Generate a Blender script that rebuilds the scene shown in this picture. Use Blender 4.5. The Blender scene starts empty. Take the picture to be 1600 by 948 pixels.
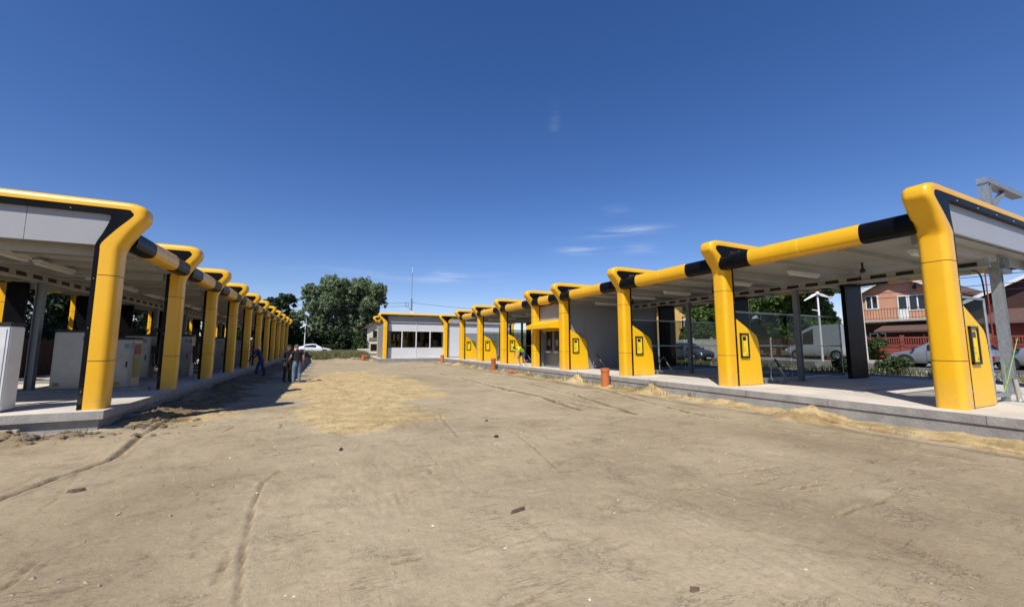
import bpy, bmesh, math, random
import numpy as np
from mathutils import Vector, Matrix, noise
random.seed(7); rng = np.random.default_rng(7)
SC = bpy.context.scene
COL = SC.collection
PI = math.pi

# ------------------------------------------------------------------ materials
def new_mat(name):
    m = bpy.data.materials.new(name); m.use_nodes = True
    nt = m.node_tree; b = nt.nodes['Principled BSDF']
    return m, nt, b
def mat(name, col, rough=.5, metal=0., var=.0, scale=3., bump=0., bscale=40., coat=0., spec=.5, dirt=None, rvar=0.):
    m, nt, b = new_mat(name)
    b.inputs['Base Color'].default_value = (*col, 1); b.inputs['Roughness'].default_value = rough
    b.inputs['Metallic'].default_value = metal; b.inputs['Specular IOR Level'].default_value = spec
    if coat: b.inputs['Coat Weight'].default_value = coat; b.inputs['Coat Roughness'].default_value = .12
    tc = nt.nodes.new('ShaderNodeTexCoord')
    geo = nt.nodes.new('ShaderNodeNewGeometry')
    if var or dirt:
        n = nt.nodes.new('ShaderNodeTexNoise'); n.inputs['Scale'].default_value = scale; n.inputs['Detail'].default_value = 7
        n.inputs['Roughness'].default_value = .65
        nt.links.new(geo.outputs['Position'], n.inputs['Vector'])
        r = nt.nodes.new('ShaderNodeValToRGB')
        r.color_ramp.elements[0].position = .3; r.color_ramp.elements[1].position = .7
        d = dirt or tuple(c*(1-var) for c in col)
        r.color_ramp.elements[0].color = (*d, 1)
        r.color_ramp.elements[1].color = (*[min(1, c*(1+var*.5)) for c in col], 1)
        nt.links.new(n.outputs['Fac'], r.inputs['Fac']); nt.links.new(r.outputs['Color'], b.inputs['Base Color'])
        if rvar:
            mr = nt.nodes.new('ShaderNodeMapRange'); mr.inputs['To Min'].default_value = rough-rvar; mr.inputs['To Max'].default_value = rough+rvar
            nt.links.new(n.outputs['Fac'], mr.inputs['Value']); nt.links.new(mr.outputs['Result'], b.inputs['Roughness'])
    if bump:
        n2 = nt.nodes.new('ShaderNodeTexNoise'); n2.inputs['Scale'].default_value = bscale; n2.inputs['Detail'].default_value = 5
        nt.links.new(geo.outputs['Position'], n2.inputs['Vector'])
        bp = nt.nodes.new('ShaderNodeBump'); bp.inputs['Strength'].default_value = bump; bp.inputs['Distance'].default_value = .02
        nt.links.new(n2.outputs['Fac'], bp.inputs['Height']); nt.links.new(bp.outputs['Normal'], b.inputs['Normal'])
    return m
def glass_mat(name, tint=.75, gloss=.12, rough=.02):
    m = bpy.data.materials.new(name); m.use_nodes = True; nt = m.node_tree; nt.nodes.clear()
    out = nt.nodes.new('ShaderNodeOutputMaterial'); mix = nt.nodes.new('ShaderNodeMixShader')
    t = nt.nodes.new('ShaderNodeBsdfTransparent'); t.inputs['Color'].default_value = (tint*.96, tint, tint*.98, 1)
    g = nt.nodes.new('ShaderNodeBsdfGlossy'); g.inputs['Roughness'].default_value = rough; g.inputs['Color'].default_value = (.9, .95, 1, 1)
    lw = nt.nodes.new('ShaderNodeLayerWeight'); lw.inputs['Blend'].default_value = .25
    mr = nt.nodes.new('ShaderNodeMapRange'); mr.inputs['To Min'].default_value = gloss*.4; mr.inputs['To Max'].default_value = min(1, gloss*3.5)
    nt.links.new(lw.outputs['Fresnel'], mr.inputs['Value']); nt.links.new(mr.outputs['Result'], mix.inputs['Fac'])
    nt.links.new(t.outputs[0], mix.inputs[1]); nt.links.new(g.outputs[0], mix.inputs[2]); nt.links.new(mix.outputs[0], out.inputs['Surface'])
    return m
def leaf_mat(name, dark, light, transl=.25):
    m = bpy.data.materials.new(name); m.use_nodes = True; nt = m.node_tree; nt.nodes.clear()
    out = nt.nodes.new('ShaderNodeOutputMaterial'); geo = nt.nodes.new('ShaderNodeNewGeometry')
    n = nt.nodes.new('ShaderNodeTexNoise'); n.inputs['Scale'].default_value = .45; n.inputs['Detail'].default_value = 3
    nt.links.new(geo.outputs['Position'], n.inputs['Vector'])
    a = nt.nodes.new('ShaderNodeMath'); a.operation = 'MULTIPLY_ADD'; a.inputs[1].default_value = .5
    s = nt.nodes.new('ShaderNodeMath'); s.operation = 'MULTIPLY'; s.inputs[1].default_value = .5
    nt.links.new(geo.outputs['Random Per Island'], a.inputs[0]); nt.links.new(n.outputs['Fac'], s.inputs[0]); nt.links.new(s.outputs[0], a.inputs[2])
    r = nt.nodes.new('ShaderNodeValToRGB'); r.color_ramp.elements[0].color = (*dark, 1); r.color_ramp.elements[1].color = (*light, 1)
    r.color_ramp.elements[0].position = .2; r.color_ramp.elements[1].position = .85
    nt.links.new(a.outputs[0], r.inputs['Fac'])
    p = nt.nodes.new('ShaderNodeBsdfPrincipled'); p.inputs['Roughness'].default_value = .55; p.inputs['Specular IOR Level'].default_value = .3
    t = nt.nodes.new('ShaderNodeBsdfTranslucent'); mix = nt.nodes.new('ShaderNodeMixShader'); mix.inputs['Fac'].default_value = transl
    nt.links.new(r.outputs['Color'], p.inputs['Base Color']); nt.links.new(r.outputs['Color'], t.inputs['Color'])
    nt.links.new(p.outputs[0], mix.inputs[1]); nt.links.new(t.outputs[0], mix.inputs[2]); nt.links.new(mix.outputs[0], out.inputs['Surface'])
    return m

M = dict(
 yellow=mat('yellow_paint', (.78,.415,.005), .37, var=.07, scale=1.3, bump=.09, bscale=2.2, coat=.25, rvar=.08),
 yellow_flat=mat('yellow_sheet', (.82,.47,.006), .42, var=.05, scale=2),
 panel_yellow=mat('panel_yellow', (.86,.62,.03), .4, var=.05, scale=9),
 black=mat('black_cladding', (.005,.005,.006), .35, var=.3, scale=3, rvar=.08, spec=.12),
 seam=mat('seam_dark', (.05,.03,.01), .7),
 fascia=mat('grey_fascia', (.31,.315,.325), .38, var=.05, scale=.8),
 wall=mat('grey_wall_panel', (.25,.26,.27), .5, var=.08, scale=.7),
 palewall=mat('pale_panel', (.55,.57,.6), .45, var=.06, scale=.9),
 deck=mat('roof_sheet', (.34,.33,.305), .4, var=.1, scale=.8, rvar=.1),
 roof=mat('roof_top', (.35,.35,.35), .6),
 steel=mat('grey_steel', (.2,.215,.22), .45, metal=.3, var=.15, scale=4),
 galv=mat('galvanised_steel', (.42,.45,.46), .42, metal=.75, var=.25, scale=14, rvar=.12),
 inox=mat('stainless_steel', (.74,.74,.72), .42, metal=.45, var=.12, scale=2.5, bump=.12, bscale=5, rvar=.1),  # brightened to carry the sun's glare on the left edge cabinet
 inox_shaded=mat('shaded_stainless', (.33,.325,.30), .38, metal=.75, var=.2, scale=2.5, rvar=.1),  # darker copy of the stainless, canopy shade put into its colour
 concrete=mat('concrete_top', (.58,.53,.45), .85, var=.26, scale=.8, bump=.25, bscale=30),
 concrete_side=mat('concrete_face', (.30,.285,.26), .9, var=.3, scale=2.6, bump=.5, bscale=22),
 rubber=mat('black_rubber', (.012,.012,.012), .6),
 white=mat('white_plastic', (.75,.76,.75), .4, var=.05, scale=5),
 lightw=mat('fixture_white', (.68,.68,.65), .4),
 darkint=mat('dark_interior', (.035,.036,.04), .8),
 glass=glass_mat('divider_glass', .68, .014),
 winglass=glass_mat('tinted_window_glass', .7, .09),
 carglass=mat('car_glass', (.012,.014,.016), .06, spec=.8),
 orange=mat('orange_plastic_pipe', (.52,.14,.035), .5, var=.15, scale=6, dirt=(.38,.13,.05)),
 greypvc=mat('grey_plastic_pipe', (.2,.21,.23), .45),
 asphalt=mat('asphalt', (.10,.098,.092), .9, var=.25, scale=.6, bump=.3, bscale=50),
 kerb=mat('kerb_stone', (.4,.39,.36), .9, var=.2, scale=3),
 gravel=mat('gravel_verge', (.33,.29,.22), .95, var=.35, scale=3, bump=.6, bscale=15),
 tyre=mat('tyre', (.015,.015,.016), .85), rim=mat('alloy_rim', (.45,.46,.47), .3, metal=.8),
 headl=mat('headlight', (.75,.78,.8), .1, spec=.8), redl=mat('tail_light', (.35,.02,.02), .2),
 car_grey=mat('car_grey_blue', (.075,.095,.125), .28, metal=.35, coat=.8, var=.06),
 car_silver=mat('car_silver', (.32,.34,.36), .3, metal=.5, coat=.8, var=.06),
 car_white=mat('car_white', (.72,.74,.76), .3, coat=.8, var=.04),
 van_grey=mat('van_pale', (.27,.29,.30), .35, coat=.6, var=.05),
 bark=mat('bark', (.09,.07,.05), .95, var=.35, scale=6, bump=.6, bscale=14),
 wood=mat('weathered_pole_wood', (.2,.18,.15), .9, var=.35, scale=5, bump=.3),
 wire=mat('cable', (.02,.02,.022), .7),
 plaster_or=mat('salmon_plaster', (.56,.285,.18), .9, var=.14, scale=.9, bump=.15),
 plaster_ye=mat('yellow_plaster', (.66,.42,.12), .9, var=.1, scale=.9),
 plaster_wh=mat('cream_plaster', (.62,.58,.46), .9, var=.12, scale=.8),
 brown=mat('dark_brown_wood', (.055,.022,.016), .7, var=.2),
 wframe=mat('white_frame', (.75,.75,.74), .5),
 redfence=mat('red_painted_concrete', (.24,.055,.04), .85, var=.22, scale=1.6, bump=.25),
 whitefence=mat('pale_concrete_fence', (.5,.48,.43), .9, var=.2, scale=1.4, bump=.2),
 iron=mat('wrought_iron', (.03,.025,.022), .6),
 skin=mat('skin', (.40,.20,.13), .55), hair=mat('dark_hair', (.015,.011,.009), .7), greyhair=mat('short_grey_hair', (.12,.1,.085), .8),
 tee=mat('black_cloth', (.010,.010,.012), .9), jeans=mat('washed_jeans', (.13,.19,.27), .9, var=.35, scale=9),
 bluework=mat('blue_workwear', (.02,.035,.16), .9, var=.15, scale=8), navy=mat('navy_cloth', (.012,.012,.03), .9),
 shoe=mat('grey_shoe', (.22,.21,.19), .8), darkshoe=mat('dark_shoe', (.02,.02,.02), .8), brownc=mat('brown_trousers', (.045,.03,.022), .9),
 vest=mat('high_visibility_vest', (.55,.75,.02), .6), reflect=mat('reflective_tape', (.7,.72,.7), .3), shorts=mat('blue_shorts', (.05,.08,.14), .9, var=.2, scale=8),
 redp=mat('red_sign', (.25,.03,.02), .5), olive=mat('olive_label', (.28,.25,.05), .5), blackp=mat('black_panel', (.01,.01,.01), .3),
 green=mat('green_strap', (.26,.42,.06), .6), chrome=mat('polished_tube', (.6,.6,.57), .25, metal=.9),
 stone=mat('pebbles', (.33,.275,.185), .95, var=.45, scale=30), plank=mat('raw_plank', (.5,.4,.27), .85, var=.2, scale=7),
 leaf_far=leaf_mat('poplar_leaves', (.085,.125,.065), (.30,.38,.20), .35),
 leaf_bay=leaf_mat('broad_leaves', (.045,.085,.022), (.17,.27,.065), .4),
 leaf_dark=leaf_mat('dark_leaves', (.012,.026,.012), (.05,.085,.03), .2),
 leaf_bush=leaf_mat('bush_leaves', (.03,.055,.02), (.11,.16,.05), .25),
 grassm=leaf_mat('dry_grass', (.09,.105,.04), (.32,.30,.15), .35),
)
# dust splashed on the lowest part of the painted posts and kiosks
for key, z0, z1, amt in (('yellow', .42, 1.15, .75), ('yellow_flat', .42, .95, .6), ('black', .42, 1.0, .25)):
    m = M[key]; nt = m.node_tree; b = nt.nodes['Principled BSDF']; src = b.inputs['Base Color'].links[0].from_socket
    geo = nt.nodes.new('ShaderNodeNewGeometry'); sp = nt.nodes.new('ShaderNodeSeparateXYZ'); nt.links.new(geo.outputs['Position'], sp.inputs[0])
    mr = nt.nodes.new('ShaderNodeMapRange'); mr.inputs['From Min'].default_value = z1; mr.inputs['From Max'].default_value = z0; mr.inputs['To Max'].default_value = amt; nt.links.new(sp.outputs['Z'], mr.inputs['Value'])
    n = nt.nodes.new('ShaderNodeTexNoise'); n.inputs['Scale'].default_value = 7; n.inputs['Detail'].default_value = 8; n.inputs['Roughness'].default_value = .75; nt.links.new(geo.outputs['Position'], n.inputs['Vector'])
    r = nt.nodes.new('ShaderNodeMapRange'); r.inputs['From Min'].default_value = .42; r.inputs['From Max'].default_value = .68; nt.links.new(n.outputs['Fac'], r.inputs['Value'])
    mu = nt.nodes.new('ShaderNodeMath'); mu.operation = 'MULTIPLY'; nt.links.new(mr.outputs[0], mu.inputs[0]); nt.links.new(r.outputs[0], mu.inputs[1])
    mx = nt.nodes.new('ShaderNodeMixRGB'); mx.inputs['Color2'].default_value = (.42, .32, .17, 1); nt.links.new(mu.outputs[0], mx.inputs['Fac']); nt.links.new(src, mx.inputs['Color1']); nt.links.new(mx.outputs[0], b.inputs['Base Color'])
# roof tiles with real courses
def tile_mat(name, col):
    m, nt, b = new_mat(name); b.inputs['Roughness'].default_value = .8
    geo = nt.nodes.new('ShaderNodeNewGeometry'); w = nt.nodes.new('ShaderNodeTexWave'); w.wave_type = 'BANDS'; w.bands_direction = 'Z'
    w.inputs['Scale'].default_value = 2.2; w.inputs['Distortion'].default_value = .6
    nt.links.new(geo.outputs['Position'], w.inputs['Vector'])
    n = nt.nodes.new('ShaderNodeTexNoise'); n.inputs['Scale'].default_value = 4; nt.links.new(geo.outputs['Position'], n.inputs['Vector'])
    r = nt.nodes.new('ShaderNodeValToRGB'); r.color_ramp.elements[0].color = (*[c*.6 for c in col], 1); r.color_ramp.elements[1].color = (*[c*1.3 for c in col], 1)
    nt.links.new(n.outputs['Fac'], r.inputs['Fac']); nt.links.new(r.outputs['Color'], b.inputs['Base Color'])
    bp = nt.nodes.new('ShaderNodeBump'); bp.inputs['Strength'].default_value = .8; bp.inputs['Distance'].default_value = .05
    nt.links.new(w.outputs['Fac'], bp.inputs['Height']); nt.links.new(bp.outputs['Normal'], b.inputs['Normal'])
    return m
M['tile_brown'] = tile_mat('brown_roof_tiles', (.12,.065,.05)); M['tile_purple'] = tile_mat('purple_brown_tiles', (.11,.07,.075)); M['tile_grey'] = tile_mat('weathered_tiles', (.17,.13,.10))

# ------------------------------------------------------------------ mesh builder
class MB:
    def __init__(s): s.v = []; s.f = []; s.m = []; s.mats = []; s.cur = 0
    def use(s, m):
        if m not in s.mats: s.mats.append(m)
        s.cur = s.mats.index(m); return s
    def add(s, vs, fs):
        o = len(s.v); s.v += [tuple(p) for p in vs]
        for f in fs: s.f.append([i+o for i in f]); s.m.append(s.cur)
        return s
    def box(s, x0, x1, y0, y1, z0, z1, M4=None):
        vs = [Vector((x, y, z)) for z in (z0, z1) for y in (y0, y1) for x in (x0, x1)]
        if M4: vs = [M4 @ p for p in vs]
        return s.add(vs, [(0,2,3,1),(4,5,7,6),(0,1,5,4),(2,6,7,3),(0,4,6,2),(1,3,7,5)])
    def prism(s, pts, axis, a, b):
        # polygon pts in the two other axes, extruded along axis from a to b
        n = len(pts)
        def P(p, t): return {'y': (p[0], t, p[1]), 'x': (t, p[0], p[1]), 'z': (p[0], p[1], t)}[axis]
        vs = [P(p, a) for p in pts]+[P(p, b) for p in pts]
        return s.add(vs, [tuple(range(n))[::-1], tuple(range(n, 2*n))]+[(i, (i+1) % n, (i+1) % n+n, i+n) for i in range(n)])
    def tube(s, path, r, n=8, caps=True, r1=None):
        path = [Vector(p) for p in path]; L = len(path); rings = []
        up = None
        for i, p in enumerate(path):
            t = (path[min(i+1, L-1)]-path[max(i-1, 0)])
            t = t.normalized() if t.length > 1e-9 else Vector((0, 0, 1))
            if up is None:
                up = Vector((0, 0, 1)) if abs(t.z) < .9 else Vector((1, 0, 0))
            a = (up-t*up.dot(t)).normalized(); bb = t.cross(a); up = a
            rr = r if r1 is None else r+(r1-r)*i/max(1, L-1)
            if isinstance(r, (list, tuple)): rr = r[i]
            rings.append([p+(a*math.cos(2*PI*k/n)+bb*math.sin(2*PI*k/n))*rr for k in range(n)])
        vs = [q for R in rings for q in R]; fs = []
        for i in range(L-1):
            for k in range(n): fs.append((i*n+k, i*n+(k+1) % n, (i+1)*n+(k+1) % n, (i+1)*n+k))
        if caps: fs += [tuple(range(n))[::-1], tuple(range((L-1)*n, L*n))]
        return s.add(vs, fs)
    def lathe(s, prof, n=20, c=(0, 0, 0)):
        vs = []; fs = []
        for r, z in prof:
            for k in range(n): vs.append((c[0]+r*math.cos(2*PI*k/n), c[1]+r*math.sin(2*PI*k/n), c[2]+z))
        for i in range(len(prof)-1):
            for k in range(n): fs.append((i*n+k, i*n+(k+1) % n, (i+1)*n+(k+1) % n, (i+1)*n+k))
        return s.add(vs, fs)
    def ball(s, c, r, n=8, sq=(1, 1, 1)):
        vs = []; fs = []
        for i in range(n+1):
            th = PI*i/n
            for k in range(2*n): vs.append((c[0]+sq[0]*r*math.sin(th)*math.cos(PI*k/n), c[1]+sq[1]*r*math.sin(th)*math.sin(PI*k/n), c[2]+sq[2]*r*math.cos(th)))
        for i in range(n):
            for k in range(2*n): fs.append((i*2*n+k, (i+1)*2*n+k, (i+1)*2*n+(k+1) % (2*n), i*2*n+(k+1) % (2*n)))
        return s.add(vs, fs)
    def build(s, name, material=None, parent=None, smooth=False, bevel=0, world=False, fix=True):
        me = bpy.data.meshes.new(name)
        off = Vector((0, 0, 0))
        if world and parent: off = world_loc(parent)
        me.from_pydata([(p[0]-off.x, p[1]-off.y, p[2]-off.z) for p in s.v], [], s.f)
        for m in (s.mats or [material]): me.materials.append(M[m] if isinstance(m, str) else m)
        if s.mats: me.polygons.foreach_set('material_index', s.m)
        bm = bmesh.new(); bm.from_mesh(me)
        if fix:
            bmesh.ops.remove_doubles(bm, verts=bm.verts, dist=1e-5)
            bmesh.ops.recalc_face_normals(bm, faces=bm.faces)
        if bevel:
            es = [e for e in bm.edges if len(e.link_faces) == 2 and e.calc_face_angle(0) > .6]
            bmesh.ops.bevel(bm, geom=es, offset=bevel, segments=2, affect='EDGES', clamp_overlap=True)
        if smooth:
            for f in bm.faces: f.smooth = True
            for e in bm.edges:
                if len(e.link_faces) == 2 and e.calc_face_angle(0) > .7: e.smooth = False
        bm.to_mesh(me); bm.free()
        o = bpy.data.objects.new(name, me); COL.objects.link(o)
        if parent: o.parent = parent
        return o
def world_loc(o):
    p = Vector(o.location)
    if o.parent: p = p+world_loc(o.parent)
    return p
def tag(o, label=None, cat=None, group=None, kind=None):
    if label: o['label'] = label
    if cat: o['category'] = cat
    if group: o['group'] = group
    if kind: o['kind'] = kind
    return o
def thing(name, loc, label, cat, group=None, rz=0):
    o = bpy.data.objects.new(name, None); COL.objects.link(o); o.location = loc; o.rotation_euler = (0, 0, rz); o.empty_display_size = .2
    return tag(o, label, cat, group)
def copy_obj(o, parent=None, loc=None):
    c = o.copy(); COL.objects.link(c)
    if parent is not None: c.parent = parent
    if loc is not None: c.location = loc
    for ch in list(o.children): copy_obj(ch, c)
    return c

# ------------------------------------------------------------------ camera
F, CX, CY, CZ = 615., 800., 474., 1.70
d = Vector((510-CX, 540-CY, F)).normalized(); pitch = math.atan2(540-CY, F)
upc = Vector((0, -math.cos(pitch), math.sin(pitch))); xc = d.cross(upc)
Rm = [xc, d, upc]                          # world axes in camera coordinates (x right, y down, z forward)
right = Vector([a.x for a in Rm]); down = Vector([a.y for a in Rm]); fwd = Vector([a.z for a in Rm])
cam = bpy.data.cameras.new('camera'); co = bpy.data.objects.new('camera', cam); COL.objects.link(co)
mw = Matrix((right, -down, -fwd)).transposed().to_4x4(); mw.translation = Vector((0, 0, CZ)); co.matrix_world = mw
cam.sensor_width = 36; cam.lens = 36*F/1600; cam.clip_end = 6000; cam.clip_start = .05
SC.camera = co

# ------------------------------------------------------------------ light
sund = Vector((.53, .52, -.86)).normalized()
L = bpy.data.lights.new('sun', 'SUN'); L.energy = 5.0; L.angle = math.radians(.53); L.color = (1, .95, .87)
lo = bpy.data.objects.new('sun', L); COL.objects.link(lo); lo.rotation_euler = sund.to_track_quat('-Z', 'Y').to_euler(); lo.location = (-20, -20, 40)
w = bpy.data.worlds.new('World'); SC.world = w; w.use_nodes = True; nt = w.node_tree
bg = nt.nodes['Background']; sky = nt.nodes.new('ShaderNodeTexSky'); sky.sky_type = 'NISHITA'; sky.sun_disc = False
sky.sun_elevation = math.asin(-sund.z); sky.sun_rotation = math.atan2(-sund.x, -sund.y); sky.altitude = 100
sky.air_density = 1.0; sky.dust_density = .15; sky.ozone_density = 1.6
SKYS = .085
bg.inputs['Strength'].default_value = SKYS
# faint cirrus wisps, part of the sky itself
tc = nt.nodes.new('ShaderNodeTexCoord')
acc = None
def pixdir(u, v):
    c = Vector((u-CX, v-CY, F)); return Vector((Rm[0].dot(c), Rm[1].dot(c), Rm[2].dot(c))).normalized()
mp = nt.nodes.new('ShaderNodeMapping'); mp.inputs['Scale'].default_value = (3.2, 3.2, 44)
nt.links.new(tc.outputs['Generated'], mp.inputs['Vector'])
nz = nt.nodes.new('ShaderNodeTexNoise'); nz.inputs['Scale'].default_value = 1.7; nz.inputs['Detail'].default_value = 6; nz.inputs['Distortion'].default_value = .5
nt.links.new(mp.outputs[0], nz.inputs['Vector'])
for (u, v, ru, rv, amp) in [(970, 362, .085, .010, .42), (906, 390, .045, .014, .34), (1003, 388, .045, .010, .36), (690, 432, .06, .013, .42), (775, 434, .07, .009, .25), (560, 428, .14, .012, .22), (866, 186, .012, .03, .10), (960, 330, .03, .012, .16)]:
    dv = pixdir(u, v); hx = Vector((dv.y, -dv.x, 0)).normalized(); hz = hx.cross(dv)
    def dotn(vec, k):
        n = nt.nodes.new('ShaderNodeVectorMath'); n.operation = 'DOT_PRODUCT'; n.inputs[1].default_value = vec
        nt.links.new(tc.outputs['Generated'], n.inputs[0])
        m = nt.nodes.new('ShaderNodeMath'); m.operation = 'DIVIDE'; m.inputs[1].default_value = k; nt.links.new(n.outputs['Value'], m.inputs[0])
        p = nt.nodes.new('ShaderNodeMath'); p.operation = 'POWER'; p.inputs[1].default_value = 2
        ab = nt.nodes.new('ShaderNodeMath'); ab.operation = 'ABSOLUTE'; nt.links.new(m.outputs[0], ab.inputs[0]); nt.links.new(ab.outputs[0], p.inputs[0]); return p
    a = dotn(hx, ru); b = dotn(hz, rv); fr = nt.nodes.new('ShaderNodeVectorMath'); fr.operation = 'DOT_PRODUCT'; fr.inputs[1].default_value = dv
    nt.links.new(tc.outputs['Generated'], fr.inputs[0])
    s = nt.nodes.new('ShaderNodeMath'); s.operation = 'ADD'; nt.links.new(a.outputs[0], s.inputs[0]); nt.links.new(b.outputs[0], s.inputs[1])
    e = nt.nodes.new('ShaderNodeMath'); e.operation = 'POWER'; e.inputs[0].default_value = math.e
    ng = nt.nodes.new('ShaderNodeMath'); ng.operation = 'MULTIPLY'; ng.inputs[1].default_value = -1; nt.links.new(s.outputs[0], ng.inputs[0]); nt.links.new(ng.outputs[0], e.inputs[1])
    gt = nt.nodes.new('ShaderNodeMath'); gt.operation = 'GREATER_THAN'; gt.inputs[1].default_value = 0; nt.links.new(fr.outputs['Value'], gt.inputs[0])
    m1 = nt.nodes.new('ShaderNodeMath'); m1.operation = 'MULTIPLY'; nt.links.new(e.outputs[0], m1.inputs[0]); nt.links.new(gt.outputs[0], m1.inputs[1])
    m2 = nt.nodes.new('ShaderNodeMath'); m2.operation = 'MULTIPLY'; m2.inputs[1].default_value = amp; nt.links.new(m1.outputs[0], m2.inputs[0])
    if acc is None: acc = m2
    else:
        ad = nt.nodes.new('ShaderNodeMath'); ad.operation = 'ADD'; nt.links.new(acc.outputs[0], ad.inputs[0]); nt.links.new(m2.outputs[0], ad.inputs[1]); acc = ad
rp = nt.nodes.new('ShaderNodeMapRange'); rp.inputs['From Min'].default_value = .42; rp.inputs['From Max'].default_value = .72
nt.links.new(nz.outputs['Fac'], rp.inputs['Value'])
cl = nt.nodes.new('ShaderNodeMath'); cl.operation = 'MULTIPLY'; nt.links.new(acc.outputs[0], cl.inputs[0]); nt.links.new(rp.outputs[0], cl.inputs[1])
hs = nt.nodes.new('ShaderNodeHueSaturation'); hs.inputs['Saturation'].default_value = 1.22; hs.inputs['Value'].default_value = 1.05; tn = nt.nodes.new('ShaderNodeMixRGB'); tn.blend_type = 'MULTIPLY'; tn.inputs['Fac'].default_value = 1; tn.inputs['Color2'].default_value = (1.04, 1.0, 1.2, 1); nt.links.new(sky.outputs[0], tn.inputs['Color1']); nt.links.new(tn.outputs[0], hs.inputs['Color'])
mx = nt.nodes.new('ShaderNodeMixRGB'); mx.inputs['Color2'].default_value = (8.5, 9.3, 10.5, 1)
nt.links.new(cl.outputs[0], mx.inputs['Fac']); nt.links.new(hs.outputs[0], mx.inputs['Color1']); nt.links.new(mx.outputs[0], bg.inputs['Color'])
SC.view_settings.view_transform = 'Standard'; SC.view_settings.look = 'None'; SC.view_settings.exposure = .2; SC.view_settings.gamma = 1

# ------------------------------------------------------------------ ground
def sst(a, b, x):
    t = max(0., min(1., (x-a)/(b-a))); return t*t*(3-2*t)
def fbm(x, y, s, o=4): return noise.fractal(Vector((x*s, y*s, 3.1)), 1., 2., o)
TRACKS = []   # polylines of ruts and cracks in the dirt: (points, half width, depth)
def track(pts, w_, dep): TRACKS.append(([Vector((a, b)) for a, b in pts], w_, dep))
track([(-.40, 2.6), (-0.45, 3.28), (-0.55, 4.11), (-0.63, 5.17), (-0.64, 5.94), (-0.48, 6.42)], 0.019, 0.03)
track([(-3.21, 6.57), (-3.05, 7.25), (-2.84, 8.21), (-3.13, 10.01), (-3.09, 12.27), (-2.53, 13.68)], 0.045, 0.06)
track([(6.56, 24.29), (6.45, 14.35), (6.50, 11.40), (6.27, 8.94)], .085, .10)
track([(6.61, 15.35), (6.63, 10.83), (7.10, 7.69)], .085, .10)
track([(8.50, 16.71), (7.92, 11.66), (7.15, 7.97)], .085, .10)
track([(10.08, 13.44), (8.62, 8.32), (8.38, 6.89)], .085, .10)
track([(5.83, 30.84), (6.58, 20.48), (6.31, 13.46)], .085, .10)
track([(6.41, 4.88), (6.57, 3.87), (6.44, 3.33), (6.53, 2.87), (6.42, 2.40), (6.36, 1.86), (6.19, 1.53)], 0.022, 0.03)
track([(8.27, 7.77), (8.47, 5.57), (8.60, 4.23), (8.48, 3.26), (8.57, 2.74), (8.51, 2.05)], 0.04, 0.06)
track([(9.79, 8.04), (10.01, 6.03), (10.17, 4.78), (10.09, 3.70), (10.15, 2.88), (10.06, 2.40)], 0.07, 0.08)
track([(4.81, 3.78), (5.37, 3.73), (5.97, 3.65)], 0.02, 0.035)
track([(5.41, 4.12), (6.01, 4.06)], 0.02, 0.03)
track([(4.88, 3.35), (5.43, 3.38)], 0.02, 0.025)
track([(4.89, 3.08), (5.38, 3.01), (5.75, 2.96)], 0.02, 0.03)
track([(4.85, 2.40), (5.21, 2.40), (5.56, 2.36)], 0.02, 0.035)
track([(4.27, 3.61), (4.24, 3.12), (4.21, 2.74)], 0.014, 0.025)
track([(7.30, 3.95), (7.23, 3.60), (7.23, 3.30)], 0.03, 0.04)
track([(1.20, 9.06), (1.78, 9.26), (2.32, 9.36)], 0.025, 0.04)
track([(3.42, 7.38), (3.22, 5.99), (3.02, 4.97)], 0.018, 0.02)
track([(2.61, 9.79), (2.32, 7.34)], 0.025, 0.025)
track([(1.01, 7.52), (2.34, 7.22)], 0.03, 0.02)
track([(3.89, 7.50), (5.88, 7.18)], 0.03, 0.02)
track([(4.25, 6.49), (6.00, 6.51)], 0.03, 0.025)
track([(-0.81, 3.78), (-0.51, 3.98)], 0.014, 0.02)
track([(-1.99, 4.29), (-2.01, 4.53)], 0.014, 0.025)
track([(-1.33, 4.31), (-1.22, 4.40)], 0.014, 0.02)
track([(-2.68, 6.54), (-2.60, 5.91)], 0.02, 0.015)
track([(4.82, 5.24), (5.75, 5.29)], 0.02, 0.02)
track([(-0.25, 3.39), (-0.09, 3.44)], 0.01, 0.012)
_r = random.Random(5)
for _ in range(70):
    x0, y0 = _r.uniform(-3, 8.2), 2.4+11*_r.random()**1.4; a = _r.gauss(.05, .16) if _r.random() < .75 else _r.gauss(1.5, .15); l = _r.uniform(.12, .35)*(1+.12*y0)
    track([(x0, y0), (x0+math.cos(a)*l*.5+.02, y0+math.sin(a)*l*.5-.015), (x0+math.cos(a)*l, y0+math.sin(a)*l)], _r.uniform(.009, .016)*(1+.1*y0), _r.uniform(.008, .02)*(1+.08*y0))
SEG = []
for pts, w_, dep in TRACKS:
    for p, q in zip(pts, pts[1:]): SEG.append((p, q, w_, dep))
BUCK = {}
for g in SEG:
    for k in range(int(min(g[0].y, g[1].y)-.4)-1, int(max(g[0].y, g[1].y)+.4)+2): BUCK.setdefault(k, []).append(g)
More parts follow.
